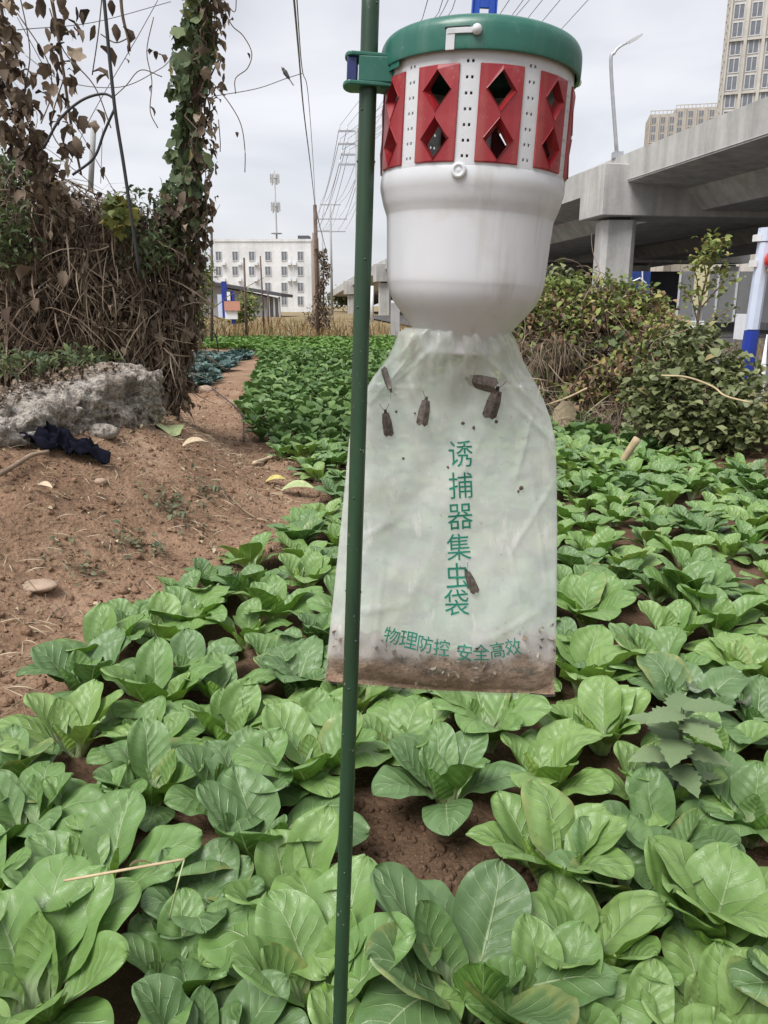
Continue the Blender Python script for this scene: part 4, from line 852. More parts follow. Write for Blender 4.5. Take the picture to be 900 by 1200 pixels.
SHV = [blade_leaf(.38, .6, 0, 3, .25, .2, 1.1), blade_leaf(.34, .9, 0, 3, .3, -.3, 1.0), lobed_leaf(3, .35, .3, 7)]
SHM = [vmesh('leaf', q, MT['shrubo']) for q in SHV]
def gb(u, v, Y): p = at(u, v, Y); return (p[0], p[1], H(p[0], p[1]))
shrub('broadleaf_shrub', 'dark broad leaved shrub at the right edge of the bok choy bed', [(800, 440, 6.6, .42, .4, .28), (830, 490, 6.2, .42, .4, .30), (780, 500, 6.4, .34, .35, .28), (870, 480, 5.9, .32, .3, .22), (760, 465, 6.8, .26, .3, .22), (885, 510, 5.7, .25, .25, .14), (820, 530, 6.0, .25, .25, .16), (815, 402, 6.9, .28, .25, .18), (850, 440, 6.3, .30, .3, .2), (790, 405, 6.9, .2, .2, .15)], 290, 4200, .078, gb(820, 545, 6.2), 12)
shrub('broadleaf_shrub', 'low bushy shrub dark against the concrete behind the hanging trap', [(625, 345, 14, .55, .5, .5), (655, 335, 14, .4, .4, .35)], 60, 700, .14, gb(640, 400, 14), 5)
SHM2 = SHM
P = in_blobs([(790, 545, 5.9, .1, .1, .1), (845, 570, 5.3, .35, .25, .10)], 140, .3, 1); n = len(P)
t = thing('withered_shrub', 'withered brown seed heads hanging under the broad leaved shrub', 'shrub', gb(845, 590, 5.3)); bake('dead_foliage', HANG, P, rmats(n, mode='hang', tilt=.6), rng.uniform(.05, .10, n), rng.beta(1.5, 3, n), MT['dead'], t)
def sapling():
    b = gb(812, 440, 9.5); t = thing('sapling_tree', 'slender young tree with sparse small leaves in front of the overpass', 'tree', b)
    q = catmull([b, at(815, 400, 9.5), at(822, 350, 9.5), at(832, 310, 9.5), at(838, 280, 9.5)], 6); m = MB(); m.tube(q, np.linspace(.022, .005, len(q)), 6); m.build('trunk', MT['twig'], t, smooth=True)
    P = []
    for (u0, v0, u1, v1) in ((818, 380, 795, 330), (820, 370, 808, 300), (825, 345, 850, 305), (822, 360, 862, 320), (828, 330, 815, 300), (834, 305, 848, 285), (834, 300, 828, 283), (816, 395, 862, 360), (815, 400, 785, 370)):
        q = catmull([at(u0, v0, 9.5), at((u0 + u1) / 2 + 3, (v0 + v1) / 2 - 6, 9.4), at(u1, v1, 9.4 + random.uniform(-.3, .3))], 5); m = MB(); m.tube(q, np.linspace(.009, .003, len(q)), 5); m.build('branch', MT['twig'], t, smooth=True)
        for k in range(42): P.append(q[int(random.uniform(.25, 1) * (len(q) - 1))] + rng.normal(0, .055, 3))
    for k in range(50): P.append(at(838 - random.random() * 6, 283 + random.random() * 30, 9.5) + rng.normal(0, .05, 3))
    P = np.array(P); n = len(P); bake('crown', [blade_leaf(.3, .6, 0, 3)], P, rmats(n, mode='up', tilt=1.3), rng.uniform(.05, .095, n), np.clip(rng.normal(.55, .2, n), 0, 1), MT['hedge'], t)
sapling()
# straw-coloured grass: far strip, right corner
BL = [blade_leaf(.035, c, 0, 3, .1, .3) for c in (.3, .7, 1.1, -.5)]
def grass(name, label, pts, lo, hi, cat='grass', t0=0, t1=1):
    P = np.array([(x, y, H(x, y)) for x, y in pts]); n = len(P)
    hv = np.clip(.75 + 1.1 * fbm(P[:, 0] * .22, P[:, 1] * .12, 3, 171), .35, 1.5)
    o = bake(name, BL, P, rmats(n, mode='stand', tilt=2.4), rng.uniform(lo, hi, n) * hv, rng.uniform(t0, t1, n), MT['grass']); return tag(o, label, cat)
G = []
for k in range(16000):
    y = 27 + 45 * random.random() ** 1.4; x = random.uniform(-.62, .12) * y
    if random.random() < .35 + .9 * float(vnoise(x * .35, y * .35, 101) + .3): G.append((x, y))
grass('dry_grass', 'tall dry straw coloured grass beyond the far end of the field', G, .22, .62)
G = [(random.uniform(2.5, 4.6), random.uniform(4.2, 7)) for _ in range(1600)]
grass('dry_grass', 'short bleached grass in the corner right of the bed', G, .06, .2)
G = [(random.uniform(2.6, 14), 7 + random.random() * 14) for _ in range(3500)]
grass('dry_grass', 'rough dry grass along the road behind the hedge', [q for q in G if q[0] > 2.6 or q[1] > 9], .12, .45)
G2 = [(at(u, 380, Y)[0], Y) for u, Y in ((random.uniform(225, 250), random.uniform(24, 29)) for _ in range(60))]
def bush(label, blobs, n, size, mat, base, lo=.3):
    t = thing('bush', label, 'bush', base); P = in_blobs(blobs, n, lo, 1.08)
    bake('foliage', [blade_leaf(.3, .6, 0, 3), blade_leaf(.22, .9, 0, 3)], P, rmats(n, mode='up', tilt=1.4), rng.uniform(.6, 1.1, n) * size, np.clip(rng.normal(.45, .25, n), 0, 1), MT[mat], t)
    m = MB()
    for b in blobs:
        c = at(*b[:3]); m.tube([np.array(base), (np.array(base) + c) / 2 + rng.normal(0, .05, 3), c], .02, 5)
    m.build('stem', MT['twig'], t, smooth=True)
bush('pale green bush right of the vine covered post before the white building', [(232, 345, 20, .35, .4, .9), (238, 320, 20, .28, .3, .5), (226, 370, 20, .3, .4, .5)], 900, .15, 'hedge', gb(232, 385, 20))
bush('round yellow green bush before the low grey shed', [(290, 358, 34, .6, .5, .6), (280, 370, 34, .8, .5, .35)], 800, .18, 'hedge', gb(288, 382, 34))
bush('brown leafless bush in the dry grass right of the stake foot', [(372, 375, 40, .8, .6, .8)], 500, .2, 'dead', gb(372, 388, 40))
bush('dark distant tree clump by the power poles', [(405, 350, 150, 4, 3, 2.2), (395, 352, 150, 3, 3, 1.6)], 700, .7, 'shrub', gb(402, 364, 150))
# ------------------------------------------------------------------ green stake
s_top = at(436, -60, .664); s_mid = at(417, 600, .640); s_bot = at(398, 1200, .605)
dirv = (s_bot - s_mid) / (s_bot[2] - s_mid[2]); gz = H(s_bot[0], s_bot[1]) - .05; s_base = s_bot + dirv * (gz - s_bot[2])
st_line = catmull([s_top, s_mid, s_bot, s_base], 10)
stk = thing('garden_stake', 'dark green coated metal stake holding up the insect trap', 'stake', (s_base[0], s_base[1], gz + .05))
m = MB(); m.tube(st_line[::-1], .0068, 20); m.build('pole', MT['stake'], stk, smooth=True)
m = MB()
for k in range(1, 34):
    i = k / 34 * (len(st_line) - 1); a = int(i); q = st_line[a] + (st_line[min(a + 1, len(st_line) - 1)] - st_line[a]) * (i - a); ph = k * 2.4
    for dph in (0, PI): m.lathe([(0, .0011), (.0009, .0006), (.0012, 0)], 8, 0, Matrix.Translation(Vector(q + np.array((math.cos(ph + dph) * .0066, math.sin(ph + dph) * .0066, 0)))) @ Euler((0, PI / 2, ph + dph)).to_matrix().to_4x4())
m.build('grip_nub', MT['stake'], stk, kind='stuff', smooth=True)
def stake_at(v):
    best = min(st_line, key=lambda q: abs(600 - FPX * ((q[2] - CAMH) * CP + q[1] * SP) / (q[1] * CP - (q[2] - CAMH) * SP) - v)); return best

# ------------------------------------------------------------------ insect trap
NECK = at(540, 399, .675); TILT = R(2.7)
trap = thing('insect_trap', 'white plastic insect trap with green lid and red slotted panels', 'insect trap', NECK, None, Euler((R(-0.5), TILT, 0)))
TM = Matrix.Translation(Vector(NECK)) @ Euler((R(-0.5), TILT, 0)).to_matrix().to_4x4()
def cyl(r, phi, z): a = R(phi); return (r * math.sin(a), -r * math.cos(a), z)
RW = .0738; PZ0, PZ1 = .1285, .1930; PW = 12.4; PC = [7 + 36 * k for k in range(10)]
# lower body
prof = [(.0300, -.012), (.0335, -.010), (.0345, -.004), (.0365, .002), (.0430, .010), (.0510, .0195), (.0580, .0280), (.0624, .0355), (.0648, .0430), (.0660, .050), (.0672, .075), (.0682, .0940), (.0693, .0990),
        (.0716, .1050), (.0732, .1110), (.0743, .1155), (.0747, .1195), (.0744, .1235), (RW, .1265)]
fine = catmull([(r, z, 0) for r, z in prof], 4)[:, :2]
m = MB(); m.lathe([tuple(q) for q in fine], 96)
# perforated upper wall
rel = [-12.0, -6, 0, 6, 12.0, 14.2, 15.9, 17.25, 18.75, 20.1, 21.8]          # next panel edge is 36-12 = 24
phis = [c + q for c in PC for q in rel]; np_ = len(phis)
zs = [.1265, PZ0 + .001]; HZ = [PZ0 + .003 + k * .0103 for k in range(7)]
for z in HZ: zs += [z, z + .0021]
zs += [PZ1 - .001, .2065]; zs = sorted(zs)
Vw = [cyl(RW, p, z) for z in zs for p in phis]; Fw = []
for j in range(len(zs) - 1):
    zc = (zs[j] + zs[j + 1]) / 2
    for i in range(np_):
        k = i % len(rel); inpanel = k < 4 and PZ0 < zc < PZ1 - .0005
        ishole = k in (6, 8) and any(abs(zc - (z + .00105)) < .0004 for z in HZ)
        if inpanel or ishole: continue
        Fw.append((j * np_ + i, j * np_ + (i + 1) % np_, (j + 1) * np_ + (i + 1) % np_, (j + 1) * np_ + i))
m.add(Vw, Fw)
nl = len(m.f) - len(Fw); body = m.build('body', MT['white'], trap, smooth=True, local=True); body.data.polygons.foreach_set('use_smooth', [i < nl for i in range(len(m.f))])
so = body.modifiers.new('wall', 'SOLIDIFY'); so.thickness = .0018; so.offset = -1
# red panels, each a facetted plate with two sunken diamond ports
def panel_mesh():
    m = MB(); w2, b, t = PW, PZ0, PZ1; r0 = RW + .0014; zc = (b + t) / 2; ra = (b * .755 + t * .245), (b * .255 + t * .745); hh = .0138; hw = 8.2
    ids = {}; V = []
    def v(n, phi, z, dr=0): ids[n] = len(V); V.append((phi, z, r0 + dr))
    v('A', -w2, b); v('B', w2, b); v('C', w2, t); v('D', -w2, t); v('ML', -w2, zc, 0); v('MR', w2, zc, 0); v('BM', 0, b); v('TM', 0, t)
    for n, c in (('1', ra[0]), ('2', ra[1])):
        v('b' + n, 0, c - hh, .0008); v('l' + n, -hw, c, .0004); v('t' + n, 0, c + hh, .0008); v('r' + n, hw, c, .0004)
        dx = .0026 * (-1 if n == '1' else 1)
        v('ib' + n, 0, c - hh * .88 + dx, -.0065); v('il' + n, -hw * .88, c + dx, -.0065); v('it' + n, 0, c + hh * .88 + dx, -.0065); v('ir' + n, hw * .88, c + dx, -.0065)
    F = [('A', 'BM', 'b1', 'l1'), ('BM', 'B', 'r1', 'b1'), ('A', 'l1', 'ML'), ('l1', 't1', 'ML'), ('ML', 't1', 'b2'), ('ML', 'b2', 'l2'), ('ML', 'l2', 'D'), ('l2', 't2', 'TM', 'D'),
         ('B', 'MR', 'r1'), ('r1', 'MR', 't1'), ('t1', 'MR', 'b2'), ('b2', 'MR', 'r2'), ('r2', 'MR', 'C'), ('t2', 'r2', 'C', 'TM')]
    for n in '12':
        for p, q in (('b', 'l'), ('l', 't'), ('t', 'r'), ('r', 'b')): F.append((q + n, p + n, 'i' + p + n, 'i' + q + n)[::-1])
    # rim going back to the wall
    k = len(V)
    for n in ('A', 'BM', 'B', 'MR', 'C', 'TM', 'D', 'ML'): V.append((V[ids[n]][0], V[ids[n]][1], RW - .0012))
    ring = ['A', 'BM', 'B', 'MR', 'C', 'TM', 'D', 'ML']; FF = [tuple(ids[n] for n in f) for f in F]
    for i in range(8): FF.append((ids[ring[i]], k + i, k + (i + 1) % 8, ids[ring[(i + 1) % 8]]))
    m.add([cyl(r, p, z) for p, z, r in V], FF); return m
o = panel_mesh().build('vent_panel', MT['red'], trap, local=True); o.rotation_euler = (0, 0, R(PC[0]))
bevel(o, .0006, 2)
for c in PC[1:]:
    q = o.copy(); COL.objects.link(q); q.parent = trap; q.rotation_euler = (0, 0, R(c))
# lid
m = MB(); m.lathe([tuple(q) for q in catmull([(.0755, .2012, 0), (.0775, .2004, 0), (.0784, .2014, 0), (.0786, .208, 0), (.0783, .2150, 0), (.0770, .2198, 0), (.0730, .2238, 0), (.060, .2278, 0), (.035, .2306, 0), (.0001, .2314, 0)], 5)[:, :2]], 96)
lid = m.build('lid', MT['green'], trap, smooth=True, local=True); so = lid.modifiers.new('wall', 'SOLIDIFY'); so.thickness = .0016; so.offset = -1
def patch(phi0, phi1, z0, z1, r, n=6):
    m = MB(); V = np.array([[cyl(r, phi0 + (phi1 - phi0) * i / n, z) for i in range(n + 1)] for z in (z0, z1)]); m.grid(V)
    Vb = np.array([[cyl(r - .0015, phi0 + (phi1 - phi0) * i / n, z) for i in range(n + 1)] for z in (z0, z1)]); m.grid(Vb, flip=True)
    for a, b in ((V[0], Vb[0]), (Vb[1], V[1])): m.grid(np.array([b, a]))
    for i in (0, -1): m.add([V[0][i], V[1][i], Vb[1][i], Vb[0][i]], [(0, 1, 2, 3) if i else (3, 2, 1, 0)])
    return m
S0 = -22
m = patch(S0 - 2.2, S0 + 2.4, .2002, .2132, .0793); m2 = patch(S0 - 1.6, S0 + 11.5, .2102, .2136, .0797)
for a in (m2,): m.add(np.concatenate(a.v), a.f)
sl = m.build('lock_slot', MT['white'], lid, local=True)
m = patch(S0 - 3.2, S0 + 10, .2137, .2148, .0790); m.build('slot_shadow_strip', MT['dark'], lid, local=True)  # raised black strip painted in as the shadow along the slot
def ball(p, r, sx=1): 
    m = MB(); m.lathe([(max(1e-5, r * math.cos(a)), r * math.sin(a)) for a in np.linspace(-PI / 2, PI / 2, 9)], 14, 0, Matrix.Translation(Vector(p))); return m
ball(cyl(.0800, S0 + 13.5, .2120), .0036).build('lock_pin', MT['white'], trap, smooth=True, local=True)
ball(cyl(.0800, 96, .2060), .0036).build('lock_pin', MT['white'], trap, smooth=True, local=True)
m = MB(); M4 = Matrix.Translation(Vector(cyl(.0752, -13.5, .1225))) @ Euler((PI / 2, 0, R(-13.5))).to_matrix().to_4x4()
m.lathe([(.0056, -.002), (.0056, .0012), (.0045, .0020), (.0034, .0020), (.0030, .0010), (.0018, .0012), (.0001, .0016)], 20, 0, M4); m.build('boss', MT['white'], trap, smooth=True, local=True)
m = MB()
m.box((-.0085, -.0015, .2300), (-.0035, .0015, .262)); m.box((.0035, -.0015, .2300), (.0085, .0015, .262)); m.box((-.0035, -.0014, .252), (.0035, .0014, .2615)); m.box((-.0035, -.0014, .2302), (.0035, .0014, .2345))
m.box((-.0098, -.003, .2298), (-.0086, .003, .2625)); m.box((.0086, -.003, .2298), (.0098, .003, .2625))
hk = m.build('lure_holder', MT['blue'], trap, local=True); bevel(hk, .0004, 2)
# inner funnel seen through the ports and a side tab behind
m = MB(); m.lathe([(.0715, .1300), (.060, .1290), (.034, .0950), (.028, .0700)], 48); m.build('inner_funnel', MT['white'], trap, smooth=True, local=True)
m = MB(); m.box((.0765, .010, .124), (.0785, .020, .166)); bevel(m.build('side_tab', MT['lav'], trap, local=True), .0004)
# clamp round the stake
sc_ = stake_at(72); TI = TM.inverted(); lc = TI @ Vector(sc_)
m = MB()
def slab_plate(z0, z1, w, d, x0, x1, yc):
    n = 10; out = [(x1, yc - d * .8), (x1, yc + d * .8)] + [(x0 + d * .45 - math.sin(a) * d * .45 - 0, yc + math.cos(a) * d) for a in np.linspace(0, PI, n)]
    k = len(out); m.add([(x, y, z) for z in (z0, z1) for x, y in out], [tuple(range(k))[::-1], tuple(range(k, 2 * k))] + [(i, (i + 1) % k, k + (i + 1) % k, k + i) for i in range(k)])
zc = lc.z; x0 = lc.x - .0185; x1 = lc.x + .016
slab_plate(zc + .0085, zc + .0115, 0, .0125, x0, x1 + .004, lc.y); slab_plate(zc - .0115, zc - .0085, 0, .0135, x0 - .001, x1 + .004, lc.y)
cl = m.build('clamp', MT['green'], trap, local=True); bevel(cl, .0008, 2)
m = MB(); m.box((lc.x - .0072, lc.y - .0118, zc - .0088), (lc.x + .020, lc.y - .0085, zc + .0088)); m.box((lc.x - .0072, lc.y + .0085, zc - .0088), (lc.x + .020, lc.y + .0118, zc + .0088)); m.box((lc.x + .0095, lc.y - .0086, zc - .0125), (lc.x + .022, lc.y + .0086, zc + .0082))
bevel(m.build('clamp_block', MT['green'], cl, local=True), .0008, 2)
m = MB(); m.box((x0 + .0022, lc.y - .0095, zc - .0086), (lc.x - .0085, lc.y + .0095, zc + .0086)); bevel(m.build('clamp_insert', MT['navy'], cl, local=True), .001, 2)
m = MB(); m.add([cyl(.0775, p, z) for p in (-72, -64, -56) for z in (.1965, .2130)] + [(lc.x + .0215, lc.y - .006, zc - .0125), (lc.x + .0215, lc.y - .006, zc + .0085)], [(0, 1, 3, 2), (2, 3, 5, 4), (6, 7, 1, 0)])
m.build('clamp_web', MT['green'], cl, local=True, smooth=False)

# ------------------------------------------------------------------ collecting bag
ROWS = [(384, 475, 595, .0375), (390, 466, 599, .040), (397, 464, 604, .040), (405, 461, 607, .038), (422, 453, 613, .033), (442, 437, 624, .030), (466, 423, 636, .026), (490, 414, 645, .023), (516, 409, 651, .021), (560, 405, 652.5, .020), (620, 399, 653, .019),
        (700, 391, 652.5, .020), (750, 386, 651.5, .021), (778, 383, 651, .018), (794, 381, 651, .011), (803, 380, 651, .0035), (807, 379.5, 651, .0012)]
RA = np.array(ROWS)
def row(v): return np.array([np.interp(v, RA[:, 0], RA[:, k]) for k in (1, 2, 3)])
def bagY(v): return .675 + .020 * (v - 384) / 423 + .010 * math.sin((v - 384) / 423 * PI)
CREASE = [(548, 402, 640, 486, 1.0), (585, 402, 652, 545, .9), (600, 410, 630, 455, .8), (560, 408, 598, 500, .6), (492, 402, 434, 470, 1.0), (506, 404, 452, 455, .7), (478, 402, 440, 440, .7), (598, 470, 650, 520, .8), (622, 476, 600, 560, .7), (650, 560, 596, 640, .5),
          (470, 430, 512, 520, .5), (402, 640, 470, 600, .5), (395, 720, 480, 700, .5), (640, 700, 560, 745, .5), (520, 402, 532, 470, .5), (430, 500, 470, 640, .5), (615, 520, 640, 690, .45), (585, 590, 612, 720, .4), (450, 650, 440, 760, .5), (500, 700, 520, 790, .4), (600, 730, 640, 790, .5)]
def crease(u, v):
    h = 0.0
    for x0, y0, x1, y1, k in CREASE:
        dx, dy = x1 - x0, y1 - y0; L2 = dx * dx + dy * dy; t = min(1, max(0, ((u - x0) * dx + (v - y0) * dy) / L2)); q = (u - x0 - dx * t) ** 2 + (v - y0 - dy * t) ** 2
        h += k * math.exp(-q / 7.0) * math.sin(PI * min(.97, max(.03, t))) ** .5
    return h
def surf(u, v, side=-1, off=0.0):
    """u,v on the outline of the bag as drawn; side -1 is the sheet facing the camera"""
    uL, uR, d = row(v); s = np.clip((u - uL) / (uR - uL) * 2 - 1, -1, 1); vv = v + (9 * (s - .0) if v > 600 else 0) * (v - 600) / 207 if v > 600 else v
    vv = vv + 5 * (1 - s * s) * (max(0, v - 760) / 47)
    p = at(u, vv, bagY(v)); e = math.sqrt(max(0, 1 - s * s)) ** (1.0 if v < 450 else .75)
    fold = .0036 * math.exp(-max(0, v - 400) / 45) * (math.sin(s * 13 + v * .06) + .8 * math.sin(s * 29 - v * .05 + 2 * s * s)) * (.35 + .65 * sstep(384, 400, v)) + .0030 * float(fbm(s * 2.2 + v * .012, v * .018 - s, 3, 120 + side)) * (1 if 405 < v < 790 else .3)
    cre = .0075 * abs(float(fbm(s * 1.8 + 3 + v * .006, v * .008 + s * 1.2, 2, 130 + side))) * sstep(400, 450, v)
    p[1] += side * (d * e + (fold - cre + .0032 * crease(u, v) * (1 if side < 0 else .5)) * min(1, e * 2)) + side * off; return p
vs = np.concatenate([np.linspace(384, 410, 12), np.linspace(412.5, 560, 60), np.linspace(564, 760, 50), np.linspace(764, 807, 16)])
sa = np.sin(np.linspace(-PI / 2, PI / 2, 110) * .999) * .35 + np.linspace(-1, 1, 110) * .65
m = MB()
for side in (-1, 1):
    V = np.array([[surf(*(lambda q: (q[0] + (s + 1) / 2 * (q[1] - q[0]), v))(row(v)), side) for s in sa] for v in vs]); m.grid(V, flip=side < 0)
bag_base = surf(515, 807)
bag = thing('collection_bag', 'milky plastic insect collecting bag with green print hung below the trap', 'bag', bag_base)
film = m.build('film', MT['film'], bag, smooth=True)
# printed characters (flat print lying on the film)
def glyph(ch):
    c = bpy.data.curves.new('text', 'FONT'); c.body = ch; c.resolution_u = 3; c.fill_mode = 'FRONT'
    o = bpy.data.objects.new('text', c); COL.objects.link(o); dg = bpy.context.evaluated_depsgraph_get(); dg.update()
    me = bpy.data.meshes.new_from_object(o.evaluated_get(dg)); V = np.array([v.co[:2] for v in me.vertices]); F = [tuple(p.vertices) for p in me.polygons]
    bpy.data.objects.remove(o); bpy.data.curves.remove(c); bpy.data.meshes.remove(me); return V, F
def print_char(m, ch, u, v, h, wd, rot=0.0, skew=0.0):
    V, F = glyph(ch)
    if not len(V): return
    c = (V.max(0) + V.min(0)) / 2; e = (V.max(0) - V.min(0)); X = (V - c) / max(e[1], e[0] * .9); cr, sr = math.cos(rot), math.sin(rot)
    x = X[:, 0] * wd; y = -X[:, 1] * h; U = u + x * cr - y * sr; W = v + x * sr + y * cr
    m.add([surf(a, b, -1, .0006) for a, b in zip(U, W)], F)
m = MB()
for ch, u, v in (('诱', 537.5, 527), ('捕', 537.5, 563), ('器', 537, 599), ('集', 535.5, 634), ('虫', 534, 667), ('袋', 533, 697)): print_char(m, ch, u, v, 30, 27, R(-3))
m.build('printed_title', MT['ink'], bag)
m = MB()
for ch, u, v, r_ in (('物', 459, 738, 14), ('理', 478, 742, 10), ('防', 497, 746, 8), ('控', 516, 749, 4), ('安', 542, 753, 3), ('全', 561, 752, -2), ('高', 580, 750, -6), ('效', 598, 746, -8)): print_char(m, ch, u, v, 19, 18, R(r_))
m.build('printed_slogan', MT['ink'], bag)
# heap of dead insects in the bottom of the bag
m = MB(); us = np.linspace(-.985, .985, 76); vv_ = np.linspace(0, 1, 16)
def heap_top(s): return 752 + 34 * float(fbm(s * 2.6, 2.2, 4, 140)) - 16 * sstep(.3, .8, s) + 8 * sstep(-.4, .0, s) * (1 - sstep(.1, .5, s))
for side in (-1, 1):
    V = []
    for k in vv_:
        L = []
        for s in us:
            t0 = heap_top(s); v = t0 + (803 - t0) * k; q = row(v); u = q[0] + (s + 1) / 2 * (q[1] - q[0]); d = .0032 + .003 * abs(float(fbm(s * 12, k * 5, 3, 150 + side))); d = min(d, q[2] * .9)
            L.append(surf(u, v, side, -d if k > 0 else -q[2] * .8))
        V.append(L)
    m.grid(np.array(V), flip=side < 0)
hp = m.build('insect_debris', MT['debris'], smooth=True, origin=surf(515, 803)); tag(hp, 'brown heap of dead insect remains in the bottom of the bag', 'debris', None, 'stuff')
CH = []
for k in range(330):
    s = random.uniform(-.95, .95); v = heap_top(s) + random.gauss(4, 12); v = min(798, max(728 if s > .3 else 745, v)); q = row(v); u = q[0] + (s + 1) / 2 * (q[1] - q[0]); CH.append(surf(u, v, -1, -.0022 - random.random() * .002))
tag(bake('insect_scraps', CRISP, CH, rmats(len(CH)), rng.uniform(.002, .009, len(CH)), rng.beta(2, 2, len(CH)), MT['dead']), 'small wings and leg scraps strewn over the heap in the bag', 'debris')
SPK = []
for k in range(46):
    u = random.uniform(430, 640); v = random.uniform(450, 740); SPK.append(surf(min(max(u, row(v)[0] + 8), row(v)[1] - 8), v, -1, -.0014))
for u, v, in ((485, 480), (540, 492), (570, 484), (578, 490), (523, 543), (472, 533), (607, 567), (604, 571), (552, 497), (464, 479)): SPK.append(surf(u, v, -1, .0004))
sz = np.concatenate([rng.uniform(.0006, .0016, 46), rng.uniform(.002, .0045, 10)])
tag(bake('insect_specks', [(q[0] * .5, q[1]) for q in ICO], SPK, rmats(56), sz, rng.random(56) * .5, MT['dead']), 'tiny brown specks stuck to the bag film', 'specks')
def moth(u, v, rot, L, label):
    c = surf(u, v, -1, .0009); t = thing('dead_moth', label, 'moth', c, 'dead moths stuck in the collecting bag')
    ex = surf(u + 4, v, -1, .0009) - surf(u - 4, v, -1, .0009); ex /= np.linalg.norm(ex); ey = surf(u, v - 4, -1, .0009) - surf(u, v + 4, -1, .0009); ey /= np.linalg.norm(ey); ez = np.cross(ex, ey)
    cr, sr = math.cos(rot), math.sin(rot); A = np.stack([ex * cr + ey * sr, -ex * sr + ey * cr, ez], 1)
    def put(name, V, F, mat):
        m = MB(); m.add((np.array(V) * L) @ A.T + c, F); return m.build(name, MT[mat], t, smooth=True)
    sw = random.uniform(.85, 1.3)
    for sgn in (-1, 1):
        V = [(0, .42, .16), (sgn * .13, .40, .09), (sgn * .19, .05, .07), (sgn * .20, -.42, .05), (sgn * .10, -.52, .07), (0, -.44, .12), (0, 0, .17), (sgn * .11, 0, .13)]
        V = [(x * sw, y, z) for x, y, z in V]; put('wing', V, [(0, 1, 7, 6), (1, 2, 7), (2, 3, 7), (3, 4, 5, 7), (5, 6, 7)] if sgn > 0 else [(6, 7, 1, 0), (7, 2, 1), (7, 3, 2), (7, 5, 4, 3), (7, 6, 5)], 'fur')
    prof = [(.001, -.40), (.05, -.3), (.07, 0), (.085, .25), (.075, .38), (.055, .43), (.05, .50), (.001, .55)]
    m = MB(); m.lathe(prof, 10, 0, Matrix.Rotation(-PI / 2, 4, 'X')); V = np.concatenate(m.v) * (1, 1, .9) + (0, 0, .07); put('body', V, m.f, 'furbody')
    for sgn in (-1, 1):
        m = MB(); m.tube([(sgn * .03, .5, .08), (sgn * .12, .62, .08), (sgn * .17, .74, .07)], .008, 4); put('antenna', np.concatenate(m.v), m.f, 'furbody')
moth(455, 443, R(-152), .0235, 'tilted dead moth highest at the left of the bag, beside the stake')
moth(454, 492, R(8), .0245, 'dead moth with a forked head lower left, beside the stake')
moth(495, 478, R(-10), .0245, 'upright dead moth in the upper middle of the bag, right of two')
moth(573, 467, R(-14), .030, 'largest brownish dead moth at the upper right of the bag')
moth(561, 444, R(78), .029, 'dead moth lying sideways just above the largest one')
moth(549, 672, R(22), .025, 'dead moth beside the fifth green character on the bag')
# ------------------------------------------------------------------ overpass
def ovp(t, r, dz):
    """t metres along the carriageway from the camera side, r metres to the right of its left edge, dz from the parapet top"""
    Y = -10 + t; X = 11.75 - (Y - 23.5) * .170; z = 7.22 - .00028 * max(0, Y - 32) ** 2 * .75 - .003 * max(0, Y - 32)
    n = np.array((1, .17, 0)) / math.hypot(1, .17); return np.array((X, Y, 0)) + n * r + (0, 0, z + dz)
ov = thing('overpass', 'long grey concrete flyover on piers crossing the right background', 'overpass', (9.8, 35, 0))
PRO = [(0, 0), (0, -1.12), (.35, -1.16), (2.6, -1.34), (3.4, -2.15), (9.4, -2.15), (10.2, -1.34), (12.6, -1.2), (12.9, -1.16), (15.0, -1.3), (15.8, -2.15), (21.6, -2.15), (22.4, -1.34), (24.6, -1.16), (25.2, -1.12), (25.2, 0), (24.95, 0), (24.95, -.9), (.28, -.9), (.28, 0)]  # right-hand carriageway is added width that keeps the underside dark
def sweep(prof, ts):
    m = MB(); V = np.array([[ovp(t, r, z) for r, z in prof + [prof[0]]] for t in ts]); m.grid(V)
    k = len(prof); m.add(V[0, :-1], [tuple(range(k))]); m.add(V[-1, :-1], [tuple(range(k))[::-1]]); return m
SP0 = [-10, 16, 45.0, 74, 103, 132, 170]
for a, b in zip(SP0[:-1], SP0[1:]): sweep(PRO, np.linspace(a + .03, b - .03, 10)).build('deck_span', MT['deck'], ov)
for t in SP0[1:-1]:
    m = MB(); n2 = np.array((.17, -1, 0)) / math.hypot(1, .17)
    c = [ovp(t, r, z) for r, z in ((-1.05, -.42), (25.8, -.95), (25.8, -2.3), (-1.05, -2.42))]
    f = [q + n2 * 1.15 for q in c]; bk = [q - n2 * 1.15 for q in c]; m.add(f + bk, [(0, 3, 2, 1), (4, 5, 6, 7), (0, 1, 5, 4), (1, 2, 6, 5), (2, 3, 7, 6), (3, 0, 4, 7)])
    bevel(m.build('pier_cap', MT['pier'], ov), .03, 1)
    for r in (.15, 8.4, 16.6, 24.6):
        c = ovp(t, r, -2.42); w2 = .72; m = MB(); z0 = H(c[0], c[1]) - .3
        oc = [(w2 - .22, -w2), (w2, -w2 + .22), (w2, w2 - .22), (w2 - .22, w2), (-w2 + .22, w2), (-w2, w2 - .22), (-w2, -w2 + .22), (-w2 + .22, -w2)]
        V = [(c[0] + x, c[1] + y, z) for z in (z0, c[2] - .12) for x, y in oc]; m.add(V, [(i, (i + 1) % 8, 8 + (i + 1) % 8, 8 + i) for i in range(8)] + [tuple(range(8, 16))]); m.build('pier', MT['pier'], ov)
        m = MB(); m.box((c[0] - .45, c[1] - .45, c[2] - .119), (c[0] + .45, c[1] + .45, c[2] + .02)); m.build('bearing_pad', MT['roofd'], ov)
m = MB(); m.tube([ovp(22, -.012, -1.05), ovp(44, -.012, -1.05)], .02, 5); m.build('drain_edge', MT['polec'], ov)
